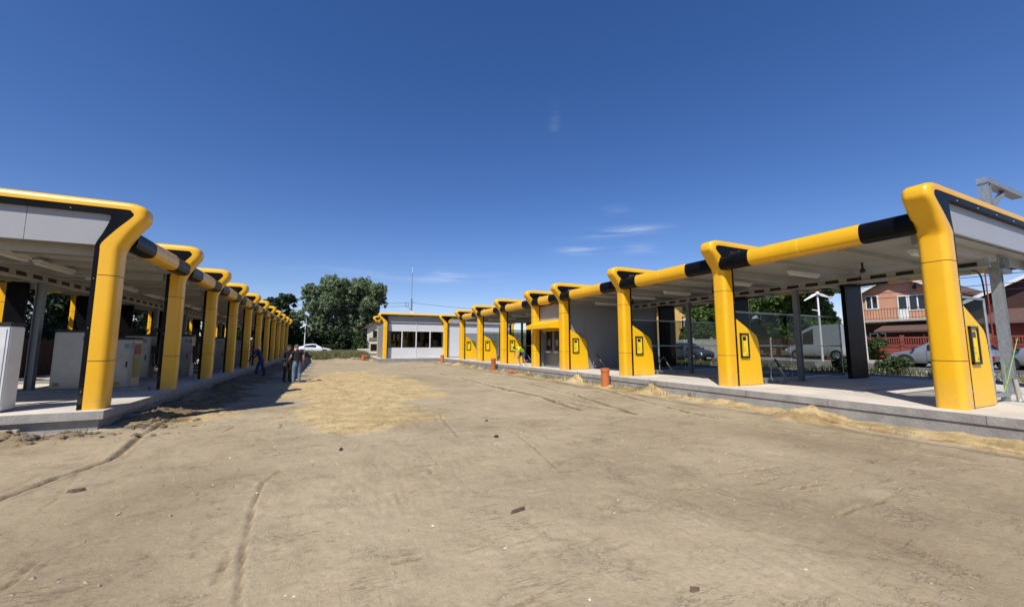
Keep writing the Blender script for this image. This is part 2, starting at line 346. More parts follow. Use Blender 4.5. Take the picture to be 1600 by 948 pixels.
def rut(x, y):
    h = 0.
    for p, q, w_, dep in BUCK.get(math.floor(y), ()):
        if x < min(p.x, q.x)-.35 or x > max(p.x, q.x)+.35 or y < min(p.y, q.y)-.35 or y > max(p.y, q.y)+.35: continue
        dx, dy = q.x-p.x, q.y-p.y; L2 = dx*dx+dy*dy
        t = max(0, min(1, ((x-p.x)*dx+(y-p.y)*dy)/L2))
        ds = math.hypot(x-p.x-t*dx, y-p.y-t*dy)
        ds += min(.03, w_*.8)*noise.noise(Vector((x*6, y*6, 0)))
        u = ds/w_
        if u < 5: h += dep*(-math.exp(-u*u)+.28*math.exp(-(u-2.)**2))*(.75+.6*noise.noise(Vector((x*1.7, y*1.7, 7))))
    return h
def sand_amt(x, y):
    n = .9*fbm(x, y, .45, 4)
    a = 1-math.hypot((x-1.3-.03*(y-18))/2.7, (y-19)/10.5)
    a = max(a, .8-math.hypot((x-.7)/1.3, (y-9.7)/1.9))
    s = sst(-.16, .26, a+.50*n)
    b = 1-abs(x-10.4-.12*math.sin(y*.9))/.50
    s = max(s, sst(.05, .6, b+.9*n)*sst(1, 3, y)*(1-sst(15, 22, y)*.8))
    c = 1-math.hypot((x+2.9)/1.2, (y-12.2)/1.6)
    s = max(s, .9*sst(0, .5, c+.4*n))
    for px, py, pr in PILES: s = max(s, sst(.0, .5, 1.25-math.hypot(x-px, y-py)/pr))
    return s
PILES = [(10.35, 5.6, .75), (10.6, 10.9, .6), (10.62, 15.6, .55), (10.5, 20.5, .5), (10.5, 33.5, .8), (10.5, 30, .6)]
PH = [.27, .22, .3, .15, .22, .15]
def gz(x, y):
    h = .30*sst(-8.6, -10.5, x)*1.0+.42*sst(17.5, 19.8, x)*1.0+.45*sst(45, 51, y)*(1-sst(17.5, 19.8, x))*(1 if x > -8.6 else .35)
    return h
def ground_h(x, y, near, hr=None):
    h = gz(x, y)
    if not near: return h+.06*fbm(x, y, .15, 2)
    h += .035*fbm(x, y, .35, 4)+.009*fbm(x+9, y, 2.2, 5)
    h += .006*max(0, noise.noise(Vector((x*7, y*7, 1)))+.1)+.005*noise.noise(Vector((x*19, y*19, 2)))+.004*fbm(x, y, 8., 3)
    s = sand_amt(x, y)
    h += s*(.025+.040*fbm(x*.7, y*1.2, 2.2, 5)+.012*abs(noise.noise(Vector((x*9, y*9, 4)))))
    for (px, py, pr), ph in zip(PILES, PH):
        r = math.hypot(x-px, y-py)/pr
        if r < 1.2: h += ph*max(0, 1-r)**1.15*(1+.5*fbm(x, y, 3.2, 4))
    # heaped earth against the plinth corners
    e = sst(.9, .0, abs(x-(-3.75)))*sst(10, 11, y)*(1-sst(40, 46, y)); h += e*.13*(1+.9*fbm(x, y, 1.3, 4))
    e = sst(.55, .05, abs(y-10.1))*sst(-3.2, -4.3, x); h += e*.11*(1+1.3*fbm(x, y, 2.6, 4))
    e = sst(.5, .0, abs(x-10.75))*sst(0, 2, y); h += e*.07*(1+.9*fbm(x, y, 2.0, 4))
    h += rut(x, y) if hr is None else hr
    if y < 26:
        c_, s_ = .68, .73; a, b_ = x*c_+y*s_, -x*s_+y*c_
        n1 = noise.noise(Vector((a*1.1, b_*6.5, 11))); mk = sst(-.05, .3, noise.noise(Vector((x*.55, y*.4, 21))))
        h -= .011*mk*max(0, 1-abs(n1)/.13)
        n2 = noise.noise(Vector((x*4.2, y*1.1, 31))); mk2 = sst(.0, .35, noise.noise(Vector((x*.4+9, y*.5, 41))))
        h -= .008*mk2*max(0, 1-abs(n2)/.12)
        n3 = noise.noise(Vector((x*2.6, y*9., 51))); h += .008*max(0, n3-.25)
    return h
def soil_shade_amt(x, y, hr):
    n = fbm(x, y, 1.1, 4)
    d_ = sst(.1, .6, 1-abs(x+3.35+.3*math.sin(y*.7))/1.1+.7*n)*sst(10.2, 11.5, y)*(1-sst(40, 50, y))*.85  # dug earth by the slab, darkened also to deepen the canopy's shade
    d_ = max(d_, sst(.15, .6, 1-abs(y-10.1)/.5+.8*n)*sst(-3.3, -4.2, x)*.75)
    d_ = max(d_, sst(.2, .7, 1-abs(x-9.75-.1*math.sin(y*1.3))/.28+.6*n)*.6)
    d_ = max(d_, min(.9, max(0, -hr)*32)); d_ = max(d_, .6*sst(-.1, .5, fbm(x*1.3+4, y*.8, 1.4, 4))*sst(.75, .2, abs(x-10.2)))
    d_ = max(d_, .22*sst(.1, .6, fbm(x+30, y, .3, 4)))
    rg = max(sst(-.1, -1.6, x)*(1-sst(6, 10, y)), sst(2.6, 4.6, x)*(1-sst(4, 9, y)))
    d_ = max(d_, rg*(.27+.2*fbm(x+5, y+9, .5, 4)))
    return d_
def axis(lo, hi, f):
    out = [lo]
    while out[-1] < hi: out.append(out[-1]+f(out[-1]))
    return out
xs = axis(-9, 13, lambda x: .027 if -3.4 < x < 6.8 else (.045 if -6 < x < 11.2 else .15))
ys = axis(1.2, 52, lambda y: max(.025, .0075*y))
xs = [-3000, -800, -200, -80, -40, -25, -16, -12]+xs+[15, 18, 19, 20, 22, 26, 34, 44, 60, 100, 250, 900, 3000]
ys = [-3000, -600, -120, -40, -15, -6, -2, -.5, .5]+ys+[54, 57, 60, 66, 75, 90, 130, 300, 1000, 4000]
V = []; sandv = []; soil_shade_v = []
for y in ys:
    for x in xs:
        near = -9.2 < x < 13.2 and .9 < y < 52.5
        hr = rut(x, y) if near else 0.; V.append((x, y, ground_h(x, y, near, hr))); sandv.append(sand_amt(x, y) if near else 0.); soil_shade_v.append(soil_shade_amt(x, y, hr) if near else 0.)
nx, ny = len(xs), len(ys)
Fq = [(j*nx+i, j*nx+i+1, (j+1)*nx+i+1, (j+1)*nx+i) for j in range(ny-1) for i in range(nx-1)]
me = bpy.data.meshes.new('ground'); me.from_pydata(V, [], Fq); me.update()
at = me.attributes.new('sand', 'FLOAT', 'POINT'); at.data.foreach_set('value', sandv)
at = me.attributes.new('soil_shade', 'FLOAT', 'POINT'); at.data.foreach_set('value', soil_shade_v)
me.polygons.foreach_set('use_smooth', [True]*len(Fq))
gm, nt, b = new_mat('dirt'); b.inputs['Roughness'].default_value = .95; b.inputs['Specular IOR Level'].default_value = .15
geo = nt.nodes.new('ShaderNodeNewGeometry')
def nz_(scale, det=6, rough=.6, vec=None):
    n = nt.nodes.new('ShaderNodeTexNoise'); n.inputs['Scale'].default_value = scale; n.inputs['Detail'].default_value = det; n.inputs['Roughness'].default_value = rough
    nt.links.new(vec or geo.outputs['Position'], n.inputs['Vector']); return n.outputs['Fac']
def ramp_(fac, stops):
    r = nt.nodes.new('ShaderNodeValToRGB')
    while len(r.color_ramp.elements) < len(stops): r.color_ramp.elements.new(.5)
    for e, (p, c) in zip(r.color_ramp.elements, stops): e.position = p; e.color = (*c, 1)
    nt.links.new(fac, r.inputs['Fac']); return r.outputs['Color']
def mix_(fac, a, b_, mode='MIX', f=None):
    m = nt.nodes.new('ShaderNodeMixRGB'); m.blend_type = mode
    if f is not None: m.inputs['Fac'].default_value = f
    else: nt.links.new(fac, m.inputs['Fac'])
    for s, v in (('Color1', a), ('Color2', b_)):
        if isinstance(v, tuple): m.inputs[s].default_value = (*v, 1)
        else: nt.links.new(v, m.inputs[s])
    return m.outputs['Color']
big = nz_(.35, 6, .62); mid = nz_(2.3, 8, .68); fine = nz_(22, 5, .7); vfine = nz_(110, 3, .7)
base = ramp_(big, [(.30, (.30,.240,.154)), (.5, (.362,.294,.190)), (.70, (.408,.335,.222))])
base = mix_(None, base, ramp_(mid, [(.3, (.70,.68,.66)), (.5, (1,1,1)), (.7, (1.13,1.12,1.1))]), 'MULTIPLY', .38)
base = mix_(None, base, ramp_(fine, [(.27, (.70,.69,.68)), (.45, (1,1,1)), (.72, (1.13,1.13,1.13))]), 'MULTIPLY', .7)
ms = nt.nodes.new('ShaderNodeMapping'); ms.inputs['Rotation'].default_value = (0, 0, math.radians(-40)); ms.inputs['Scale'].default_value = (.5, 4.5, 1); nt.links.new(geo.outputs['Position'], ms.inputs['Vector'])
strk = nz_(1.4, 7, .7, ms.outputs[0])
base = mix_(None, base, ramp_(strk, [(.29, (.62,.60,.57)), (.41, (1,1,1)), (.7, (1.06,1.06,1.05))]), 'MULTIPLY', .35)
def lines_(rot, sx, sy, wd, msc, mlo, mhi):
    mp_ = nt.nodes.new('ShaderNodeMapping'); mp_.inputs['Rotation'].default_value = (0, 0, math.radians(rot)); mp_.inputs['Scale'].default_value = (sx, sy, 1); nt.links.new(geo.outputs['Position'], mp_.inputs['Vector'])
    n_ = nz_(1., 4, .6, mp_.outputs[0]); m_ = nz_(msc, 3, .6)
    a_ = nt.nodes.new('ShaderNodeMath'); a_.operation = 'SUBTRACT'; a_.inputs[1].default_value = .5; nt.links.new(n_, a_.inputs[0])
    b_ = nt.nodes.new('ShaderNodeMath'); b_.operation = 'ABSOLUTE'; nt.links.new(a_.outputs[0], b_.inputs[0])
    c_ = nt.nodes.new('ShaderNodeMapRange'); c_.inputs['From Min'].default_value = wd; c_.inputs['From Max'].default_value = 0; nt.links.new(b_.outputs[0], c_.inputs['Value'])
    e_ = nt.nodes.new('ShaderNodeMapRange'); e_.inputs['From Min'].default_value = mlo; e_.inputs['From Max'].default_value = mhi; nt.links.new(m_, e_.inputs['Value'])
    g_ = nt.nodes.new('ShaderNodeMath'); g_.operation = 'MULTIPLY'; nt.links.new(c_.outputs[0], g_.inputs[0]); nt.links.new(e_.outputs[0], g_.inputs[1]); return g_.outputs[0]
ln1 = lines_(-42, .9, 6.5, .012, .9, .51, .64); ln2 = lines_(4, 7., .8, .008, .5, .56, .66); ln3 = lines_(-20, 9, 26, .022, 1.6, .55, .66)
lnm = nt.nodes.new('ShaderNodeMath'); lnm.operation = 'MAXIMUM'; nt.links.new(ln1, lnm.inputs[0]); nt.links.new(ln2, lnm.inputs[1])
lnx = nt.nodes.new('ShaderNodeMath'); lnx.operation = 'MAXIMUM'; nt.links.new(lnm.outputs[0], lnx.inputs[0]); nt.links.new(ln3, lnx.inputs[1])
base = mix_(lnx.outputs[0], base, mix_(None, base, (.66, .62, .575), 'MULTIPLY', 1.))
sandc = ramp_(mid, [(.30, (.27,.19,.095)), (.42, (.44,.325,.162)), (.58, (.51,.39,.20)), (.74, (.58,.46,.26))])
sst_ = nt.nodes.new('ShaderNodeMapping'); sst_.inputs['Scale'].default_value = (.9, 3.2, 1); nt.links.new(geo.outputs['Position'], sst_.inputs['Vector'])
sandc = mix_(None, sandc, ramp_(nz_(1.5, 7, .7, sst_.outputs[0]), [(.32, (.55,.52,.48)), (.42, (1,1,1))]), 'MULTIPLY', .8)
sandc = mix_(lnx.outputs[0], sandc, mix_(None, sandc, (.6, .55, .5), 'MULTIPLY', 1.))
sandc = mix_(None, sandc, ramp_(fine, [(.3, (.7,.69,.67)), (.55, (1,1,1))]), 'MULTIPLY', .6)
atn = nt.nodes.new('ShaderNodeAttribute'); atn.attribute_name = 'sand'
sf = nt.nodes.new('ShaderNodeMath'); sf.operation = 'MULTIPLY_ADD'; sf.inputs[1].default_value = 1.25
sb = nt.nodes.new('ShaderNodeMapRange'); sb.inputs['From Min'].default_value = .3; sb.inputs['From Max'].default_value = .7; sb.inputs['To Min'].default_value = -.45; sb.inputs['To Max'].default_value = .15
nt.links.new(mid, sb.inputs['Value']); nt.links.new(atn.outputs['Fac'], sf.inputs[0]); nt.links.new(sb.outputs[0], sf.inputs[2]); sf.use_clamp = True
colr = mix_(sf.outputs[0], base, sandc)
dpn = nt.nodes.new('ShaderNodeAttribute'); dpn.attribute_name = 'soil_shade'
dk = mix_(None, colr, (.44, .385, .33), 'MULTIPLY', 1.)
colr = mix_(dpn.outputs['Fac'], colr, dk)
nt.links.new(colr, b.inputs['Base Color'])
bp = nt.nodes.new('ShaderNodeBump'); bp.inputs['Strength'].default_value = .55; bp.inputs['Distance'].default_value = .025
ad = nt.nodes.new('ShaderNodeMath'); ad.operation = 'ADD'; nt.links.new(fine, ad.inputs[0]); ad.inputs[1].default_value = 0
ad2 = nt.nodes.new('ShaderNodeMath'); ad2.operation = 'MULTIPLY_ADD'; ad2.inputs[1].default_value = .3; nt.links.new(vfine, ad2.inputs[0]); nt.links.new(ad.outputs[0], ad2.inputs[2])
ad3 = nt.nodes.new('ShaderNodeMath'); ad3.operation = 'MULTIPLY_ADD'; ad3.inputs[1].default_value = -.7; nt.links.new(lnx.outputs[0], ad3.inputs[0]); nt.links.new(ad2.outputs[0], ad3.inputs[2])
nt.links.new(ad3.outputs[0], bp.inputs['Height']); nt.links.new(bp.outputs['Normal'], b.inputs['Normal'])
me.materials.append(gm)
go = bpy.data.objects.new('ground', me); COL.objects.link(go); tag(go, kind='structure')

# loose clods and pebbles
def stones(n, fx, smin, smax, name, mt='stone', lab='loose clods and pebbles scattered over the dirt yard'):
    V = []; Fs = []
    ico = [Vector(p).normalized() for p in [(1,0,0),(-1,0,0),(0,1,0),(0,-1,0),(0,0,1),(0,0,-1)]]
    fo = [(0,2,4),(2,1,4),(1,3,4),(3,0,4),(2,0,5),(1,2,5),(3,1,5),(0,3,5)]
    for _ in range(n):
        x, y = fx(); s = smin+(smax-smin)*random.random()**4; z = ground_h(x, y, True)
        sq = Vector((1+random.random()*.9, .7+random.random()*.6, .45+random.random()*.4)); a = random.random()*PI; o = len(V)
        for p in ico:
            q = Vector((p.x*sq.x, p.y*sq.y, p.z*sq.z))*s*(.75+random.random()*.5)
            V.append((x+q.x*math.cos(a)-q.y*math.sin(a), y+q.x*math.sin(a)+q.y*math.cos(a), z+q.z+s*.1))
        Fs += [tuple(i+o for i in f) for f in fo]
    me = bpy.data.meshes.new(name); me.from_pydata(V, [], Fs); me.materials.append(M[mt])
    o = bpy.data.objects.new(name, me); COL.objects.link(o)
    return tag(o, lab, 'gravel', kind='stuff')
def fx():
    r = random.random()
    if r < .40: y = 1.3+6.5*random.random(); return random.uniform(-2.5, 6.5), y
    if r < .62: return random.gauss(10.3, .35), random.uniform(2, 20)
    if r < .72: return random.gauss(-5.2, 1.2), random.gauss(10.0, .22)
    if r < .84: return random.gauss(-2.9, .6), random.uniform(10.5, 24)
    y = 6+14*random.random(); return random.uniform(-3, 9.5), y
stones(3600, fx, .003, .022, 'gravel')
def fx2():
    if random.random() < .45: return random.gauss(-5.3, 1.2), random.gauss(10.05, .14)
    return random.gauss(-3.2, .35), 10.6+12*random.random()**1.5
M['clod'] = mat('dark_clods', (.15,.115,.075), .95, var=.4, scale=25)
stones(900, fx2, .008, .085, 'clods', 'clod', 'dark broken clods of earth heaped along the left slab')
M['chip'] = mat('pale_chips', (.62,.57,.48), .9, var=.2, scale=25)
stones(170, lambda: (random.uniform(-2, 7), 1.6+7*random.random()), .004, .016, 'pale_chips', 'chip', 'pale stone chips pressed into the dirt')
# ------------------------------------------------------------------ concrete plinths, road
SL = .45
# top faces use the light finish, the cast edges the darker one
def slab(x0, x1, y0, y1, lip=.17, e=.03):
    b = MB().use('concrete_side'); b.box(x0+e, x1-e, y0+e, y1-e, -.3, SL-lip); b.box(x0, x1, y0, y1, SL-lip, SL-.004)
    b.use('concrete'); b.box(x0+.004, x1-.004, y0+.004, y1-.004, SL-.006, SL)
    b.use('seam')
    yy = y0+1.6
    while yy < min(y1, 40) and y1-y0 > 20:
        for xf in (x0, x1): b.box(xf-.003, xf+.003, yy-.003, yy+.003, SL-lip, SL-.003)
        yy += 2.4+.5*math.sin(yy)
    return tag(b.build('concrete_slab'), kind='structure')
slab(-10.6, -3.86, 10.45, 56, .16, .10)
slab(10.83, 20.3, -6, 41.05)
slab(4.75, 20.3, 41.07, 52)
# bay gutters across the floors
for k in range(9):
    y = [5.9, 10.8, 15.5, 23.5, 28.3, 33.2][k] if k < 6 else None
    if y: tag(MB().box(13.2, 17.2, y-.12, y+.12, SL+.003, SL+.012).build('drain_grate', 'steel'), 'steel floor grate in the middle of wash bay number %d from the near end' % (k+1) if False else None, None, None, 'structure')
rd = MB().use('asphalt'); rd.box(25.2, 35.2, -120, 400, .30, .46); tag(rd.build('road'), kind='structure')
kb = MB().use('kerb'); kb.box(24.95, 25.19, -120, 400, .25, .55); kb.box(35.21, 35.45, -120, 400, .25, .58); tag(kb.build('kerb'), kind='structure')
pv = MB().use('gravel'); pv.box(35.46, 60, -120, 400, .3, .54); tag(pv.build('pavement'), kind='structure')
vg = MB().use('gravel'); vg.box(20.31, 24.94, -120, 400, .2, .465); tag(vg.build('gravel_verge'), kind='structure')
r2 = MB().use('asphalt'); r2.box(-200, 24.9, 58.5, 64.5, .3, .52); tag(r2.build('road'), kind='structure')

# ------------------------------------------------------------------ portal frames
def catmull(P, sub):
    out = []
    for i in range(len(P)-1):
        p0, p1, p2, p3 = P[max(i-1, 0)], P[i], P[i+1], P[min(i+2, len(P)-1)]
        for s in range(sub):
            t = s/sub
            out.append(tuple(.5*((2*b)+(-a+c)*t+(2*a-5*b+4*c-dd)*t*t+(-a+3*b-3*c+dd)*t**3) for a, b, c, dd in zip(p0, p1, p2, p3)))
    out.append(P[-1]); return out
def portal_stations(zn, k, ov, ci, cj, jt):
    st = [(0,0, ci,0, cj,0), (0,.95, ci,.95, cj,.95), (0,zn-.6, ci,zn-.6, cj,zn-.6), (0,zn-.14, ci,zn-.1, cj,zn-.1)]
    jm = lambda t: cj+(jt-cj)*t
    cur = [(0,zn-.14, ci,zn-.1, cj,zn-.1), (-.03,zn+.0, ci-.015,zn+.04, jm(.05),zn+.03), (-.48*ov,zn+.33*k, (ci-ov+.24)/2,zn+.36*k, jm(.5),zn+.25*k),
           (-.93*ov,zn+.61*k, -ov+.255,zn+.63*k, jm(.85),zn+.45*k), (-ov,zn+.745*k, -ov+.21,zn+.725*k, jm(1.05),zn+.60*k), (-.92*ov,zn+.885*k, -ov+.255,zn+.79*k, jt+.01,zn+.665*k),
           (-.62*ov,zn+.965*k, -.42*ov+.06,zn+.815*k, jt+.08,zn+.69*k), (-.05,zn+1.0*k, .05,zn+.82*k, jt+.2,zn+.695*k), (.5,zn+1.005*k, .5,zn+.82*k, .8,zn+.695*k)]
    st = st[:-1]+catmull(cur, 4)
    return st
def ring(O, I, wdt, r=.11):
    O = Vector((O[0], 0, O[1])); I = Vector((I[0], 0, I[1])); n = O-I; t = n.length; n.normalize()
    rs = min(.13, t*.75); pts = [(-wdt/2, 0)]
    for q in range(6): a = PI/2*q/5; pts.append((-wdt/2+r-r*math.cos(a), t-rs+rs*math.sin(a)))
    for q in range(6): a = PI/2*(1-q/5); pts.append((wdt/2-r+r*math.cos(a), t-rs+rs*math.sin(a)))
    pts.append((wdt/2, 0))
    return [I+n*s+Vector((0, y, 0)) for y, s in pts]
def loft(b, rings, caps=True):
    n = len(rings[0]); vs = [q for R in rings for q in R]; fs = []
    for i in range(len(rings)-1):
        for k in range(n): fs.append((i*n+k, i*n+(k+1) % n, (i+1)*n+(k+1) % n, (i+1)*n+k))
    if caps: fs += [tuple(range(n))[::-1], tuple(range((len(rings)-1)*n, len(rings)*n))]
    b.add(vs, fs)
def portal(zn, k, ov, D, wdt=.46, seams=(.95,), ci=.36, cj=.46, jt=.38):
    st = portal_stations(zn, k, ov, ci, cj, jt)
    full = st+[(D-a, b, D-c, e, D-g, h) for a, b, c, e, g, h in reversed(st)]
    b = MB().use('yellow')
    loft(b, [ring((a, z), (c, e), wdt) for a, z, c, e, g, h in full])
    b.use('seam')
    for sz in list(seams)+[zn-.62]:
        for mir in (0, 1):
            rr = []
            for dz in (-.006, .006):
                R = ring((-.0025, sz+dz), (ci-.005, sz+dz), wdt+.005); rr.append([Vector((D-p.x, p.y, p.z)) for p in R] if mir else R)
            loft(b, rr)
    for xx in (.62, D-.62):
        for zz in ():
            pass
    shell = b.build('portal_frame', smooth=True)
    b = MB().use('black')
    rr = []
    for a, z, c, e, g, h in full:
        rr.append([Vector((c, -wdt/2+.012, e)), Vector((c, wdt/2-.012, e)), Vector((g, wdt/2-.012, h)), Vector((g, -wdt/2+.012, h))])
    loft(b, rr)
    # bolt heads along the liner
    bb = b; b.use('steel')
    for z in (.35, 1.6, 2.6): bb.ball(((ci+cj)/2, -wdt/2+.008, z), .014, 4)
    for xx in np.arange(.8, D-.6, 1.1): bb.ball((xx, -wdt/2+.008, zn+.73*k), .016, 4)
    b.build('black_liner', parent=shell)
    return shell
def dtube(b, y0, y1, xc, zc, rx, rz, n=20):
    rr = []
    for y in (y0, y1):
        R = []
        for q in range(n):
            a = 2*PI*q/n; ca, sa = math.cos(a), math.sin(a)
            R.append(Vector((xc+rx*math.copysign(abs(ca)**.75, ca), y, zc+rz*math.copysign(abs(sa)**.75, sa))))
        rr.append(R)
    loft(b, rr)
def eave(name, parent, y0, y1, xc, zc, rx, rz, blk):
    b = MB(); b.use('black'); dtube(b, y0, y0+blk, xc, zc, rx, rz); dtube(b, y1-blk, y1, xc, zc, rx, rz)
    b.use('yellow'); dtube(b, y0+blk, y1-blk, xc, zc, rx+.006, rz+.006)
    b.use('panel_yellow'); ym = (y0+y1)/2; dtube(b, ym-.006, ym+.006, xc, zc, rx+.009, rz+.009)
    return b.build(name, parent=parent, smooth=True, fix=True)
def light_fix(loc, along, label, group):
    b = MB(); l = .75
    t = thing('ceiling_light', loc, label, 'ceiling light', group)
    if along == 'x': b.box(-l, l, -.07, .07, .03, .09); MB().box(-l+.03, l-.03, -.055, .055, -.03, .032).build('diffuser', 'lightw', t, bevel=.015)
    else: b.box(-.07, .07, -l, l, .03, .09); MB().box(-.055, .055, -l+.03, l-.03, -.03, .032).build('diffuser', 'lightw', t, bevel=.015)
    b.build('housing', 'lightw', t)
    return t

# ---- wash bay building, right
RX, RD, RZN, ROV = 11.28, 8.25, 3.60, .52
RY = [3.55, 8.5, 13.2, 17.95, 21.15, 25.95, 30.75, 35.55]
wash = thing('wash_bay_building', (RX, RY[0], SL), 'yellow and black framed row of open wash bays along the right of the yard', 'car wash')
p0 = portal(RZN, 1., ROV, RD)
for i, y in enumerate(RY):
    o = p0 if i == 0 else copy_obj(p0)
    o.parent = wash; o.location = (0, y-RY[0], 0)
def build_roof(parent, ys, D, zu, zc, xin=.18, zt=.42, colx=None, beamh=.2, tz=None, trx=.23, trz=.235, txc=.06, blk=.95, wdt=.46, first=0):
    L_ = ys[-1]-ys[0]
    b = MB().use('deck'); b.box(xin, D-xin, .05, L_-.02, zu, zu+.06); b.use('roof'); b.box(xin+.02, D-xin-.02, .07, L_-.03, zu+.062, zu+zt)
    b.build('roof_deck', parent=parent)
    for j, (a, c) in enumerate(zip(ys, ys[1:])):
        y0, y1 = a-ys[0]+wdt/2-.05, c-ys[0]-wdt/2+.05
        n = (c-a); bl = min(blk, n*.26)
        eave('eave_beam', parent, y0, y1, txc, tz, trx, trz, bl)
        eave('eave_beam', parent, y0, y1, D-txc, tz, trx, trz, bl)
        # cross purlins
        pb = MB().use('deck')
        for q in (.33, .67): pb.box(xin+.1, D-xin-.1, y0+(y1-y0)*q-.05, y0+(y1-y0)*q+.05, zu-.1, zu-.002)
        pb.build('purlin', parent=parent)
    for y in ys:
        yy = y-ys[0]+(.4 if y == ys[0] else 0)-(.3 if y == ys[-1] else 0)
        MB().box(.5, D-.5, yy-.07, yy+.07, zu-beamh, zu-.003).build('roof_beam', 'deck', parent)
    # slotted spine beam on the middle columns
    cb = MB().use('deck'); zb0, zb1 = zu-beamh-.22, zu-beamh-.003
    cb.box(colx-.05, colx+.05, .25, L_-.1, zb0, zb0+.05); cb.box(colx-.05, colx+.05, .25, L_-.1, zb1-.05, zb1)
    q = .25
    while q < L_-.3: cb.box(colx-.012, colx+.012, q, q+.22, zb0+.048, zb1-.048); q += .62
    cb.use('rubber'); cb.box(colx+.014, colx+.02, .3, L_-.15, zb0+.05, zb1-.05)  # black strip added behind the web to paint the slot openings dark
    cb.build('spine_beam', parent=parent)
    for y in ys[first:]:
        if y == ys[0]: yy = .12
        else: yy = y-ys[0]
        s = MB().use('steel'); z1 = zb0-.002
        s.box(colx-.075, colx-.062, yy-.08, yy+.08, 0, z1); s.box(colx+.062, colx+.075, yy-.08, yy+.08, 0, z1); s.box(colx-.062, colx+.062, yy-.012, yy+.012, .0, z1); s.box(colx-.13, colx+.13, yy-.13, yy+.13, 0, .02)
        s.build('support_column', parent=parent)
build_roof(wash, RY, RD, 3.69, None, colx=4.1, tz=3.86, first=1)
def fascia(parent, D, y, z0, z1, x0=.4, seamx=()):
    b = MB().use('fascia'); xs_ = [x0]+list(seamx)+[D-x0]
    for a, c in zip(xs_, xs_[1:]): b.box(a+.004, c-.004, y, y+.06, z0, z1)
    b.use('seam')
    for a in xs_[1:-1]: b.box(a-.004, a+.004, y+.01, y+.05, z0, z1)
    return b.build('fascia_panel', parent=parent)
fascia(wash, RD, -.12, 3.66, 4.31, .40, (2.8, 5.4))
# black back panels
for i, y in enumerate(RY):
    MB().box(RD-1.35, RD-.14, y-RY[0]-.245, y-RY[0]-.10, 0, 3.66).build('back_panel', 'black', wash, bevel=.01)
# technical room
y0, y1 = RY[3]-RY[0], RY[4]-RY[0]
MB().box(.5, RD-1.4, y0-.03, y0+.06, 0, 3.485).build('partition_wall', 'wall', wash)
MB().box(.5, RD-1.4, y1-.06, y1+.03, 0, 3.485).build('partition_wall', 'wall', wash)
for xx in np.arange(1.6, 6.8, 1.1): MB().use('steel').box(xx-.006, xx+.006, y0-.034, y0-.031, .01, 3.48).build('panel_joint', parent=wash)
b = MB().use('fascia'); b.box(.40, .46, y0+.26, y1-.26, 2.72, 3.6); b.build('front_panel', parent=wash)
b = MB().use('steel'); b.box(.75, .81, y0+.24, y1-.24, .0, 2.7); fp = b.build('front_wall', parent=wash)
for a in (.35, 1.25, 2.15):
    dd = MB().use('blackp').box(.70, .748, y0+a, y0+a+.55, 1.0, 2.1).build('terminal_panel', parent=wash)
    MB().use('inox').box(.60, .70, y0+a+.03, y0+a+.52, .85, .93).build('shelf', parent=dd)
    MB().use('inox_shaded').box(.69, .702, y0+a+.12, y0+a+.4, 1.25, 1.6).build('keypad', parent=dd)
b = MB().use('yellow_flat'); b.prism([(-.55, 2.2), (-.55, 2.42), (.38, 2.72), (.38, 2.2)], 'y', y0+.24, y1-.24); b.build('awning', parent=wash, bevel=.01)
MB().use('yellow').box(.5, .7, y0+.24, y1-.24, 2.1, 2.195).build('awning_soffit', parent=wash)

def kiosk(loc, label):
    t = thing('control_kiosk', loc, label, 'wash kiosk', 'yellow control kiosks beside the bay posts')
    pr = [(0, 0), (1.18, 0), (1.065, 1.32), (1.035, 1.46), (.985, 1.555), (.90, 1.635), (0, 2.12)]
    b = MB().use('yellow_flat'); b.prism(pr, 'y', -.20, .20); b.build('cabinet', parent=t, bevel=.02)
    f = MB().use('blackp')
    x0, x1, z0, z1, y = .12, .52, .87, 1.65, -.20
    f.box(x0, x0+.045, y-.045, y+.02, z0, z1); f.box(x1-.045, x1, y-.045, y+.02, z0, z1); f.box(x0, x1, y-.044, y+.02, z0, z0+.05); f.box(x0, x1, y-.044, y+.02, z1-.05, z1)
    fr = f.build('panel_frame', parent=t)
    MB().use('panel_yellow').box(x0+.046, x1-.046, y-.02, y+.01, z0+.051, z1-.051).build('control_panel', parent=fr)
    MB().use('blackp').box(x0+.11, x1-.12, y-.026, y-.018, z1-.23, z1-.11).build('screen', parent=fr)
    m = MB().use('blackp')
    for k in range(7):
        zz = z0+.50-.055*k; m.box(x0+.10, x0+.13+.02*(k % 2), y-.024, y-.019, zz, zz+.02); 
        if k > 2: m.box(x0+.17, x0+.20+.03*(k % 3), y-.024, y-.019, zz+.004, zz+.012)
    m.use('redp'); m.box(x1-.13, x1-.10, y-.028, y-.018, z0+.1, z0+.13); m.use('blackp'); m.box(x0+.08, x1-.1, y-.023, y-.019, z1-.085, z1-.078)
    m.build('button_marks', parent=fr)
    return t
KL = {0: 'yellow kiosk at the nearest right hand post, galvanised post behind it', 1: 'yellow kiosk at the second right hand post, pale van through glass behind it',
      2: 'yellow kiosk at the third right hand post, beside the tall orange pipe and grey hatchback', 3: 'yellow kiosk against the grey partition wall right of the awning',
      5: 'yellow kiosk with the worker in the bright vest bending before it', 6: 'yellow kiosk just left of the one with the bending worker', 7: 'farthest yellow kiosk, next to the pale grey end wall'}
for i, lb in KL.items(): kiosk((RX+.485, RY[i], SL), lb)

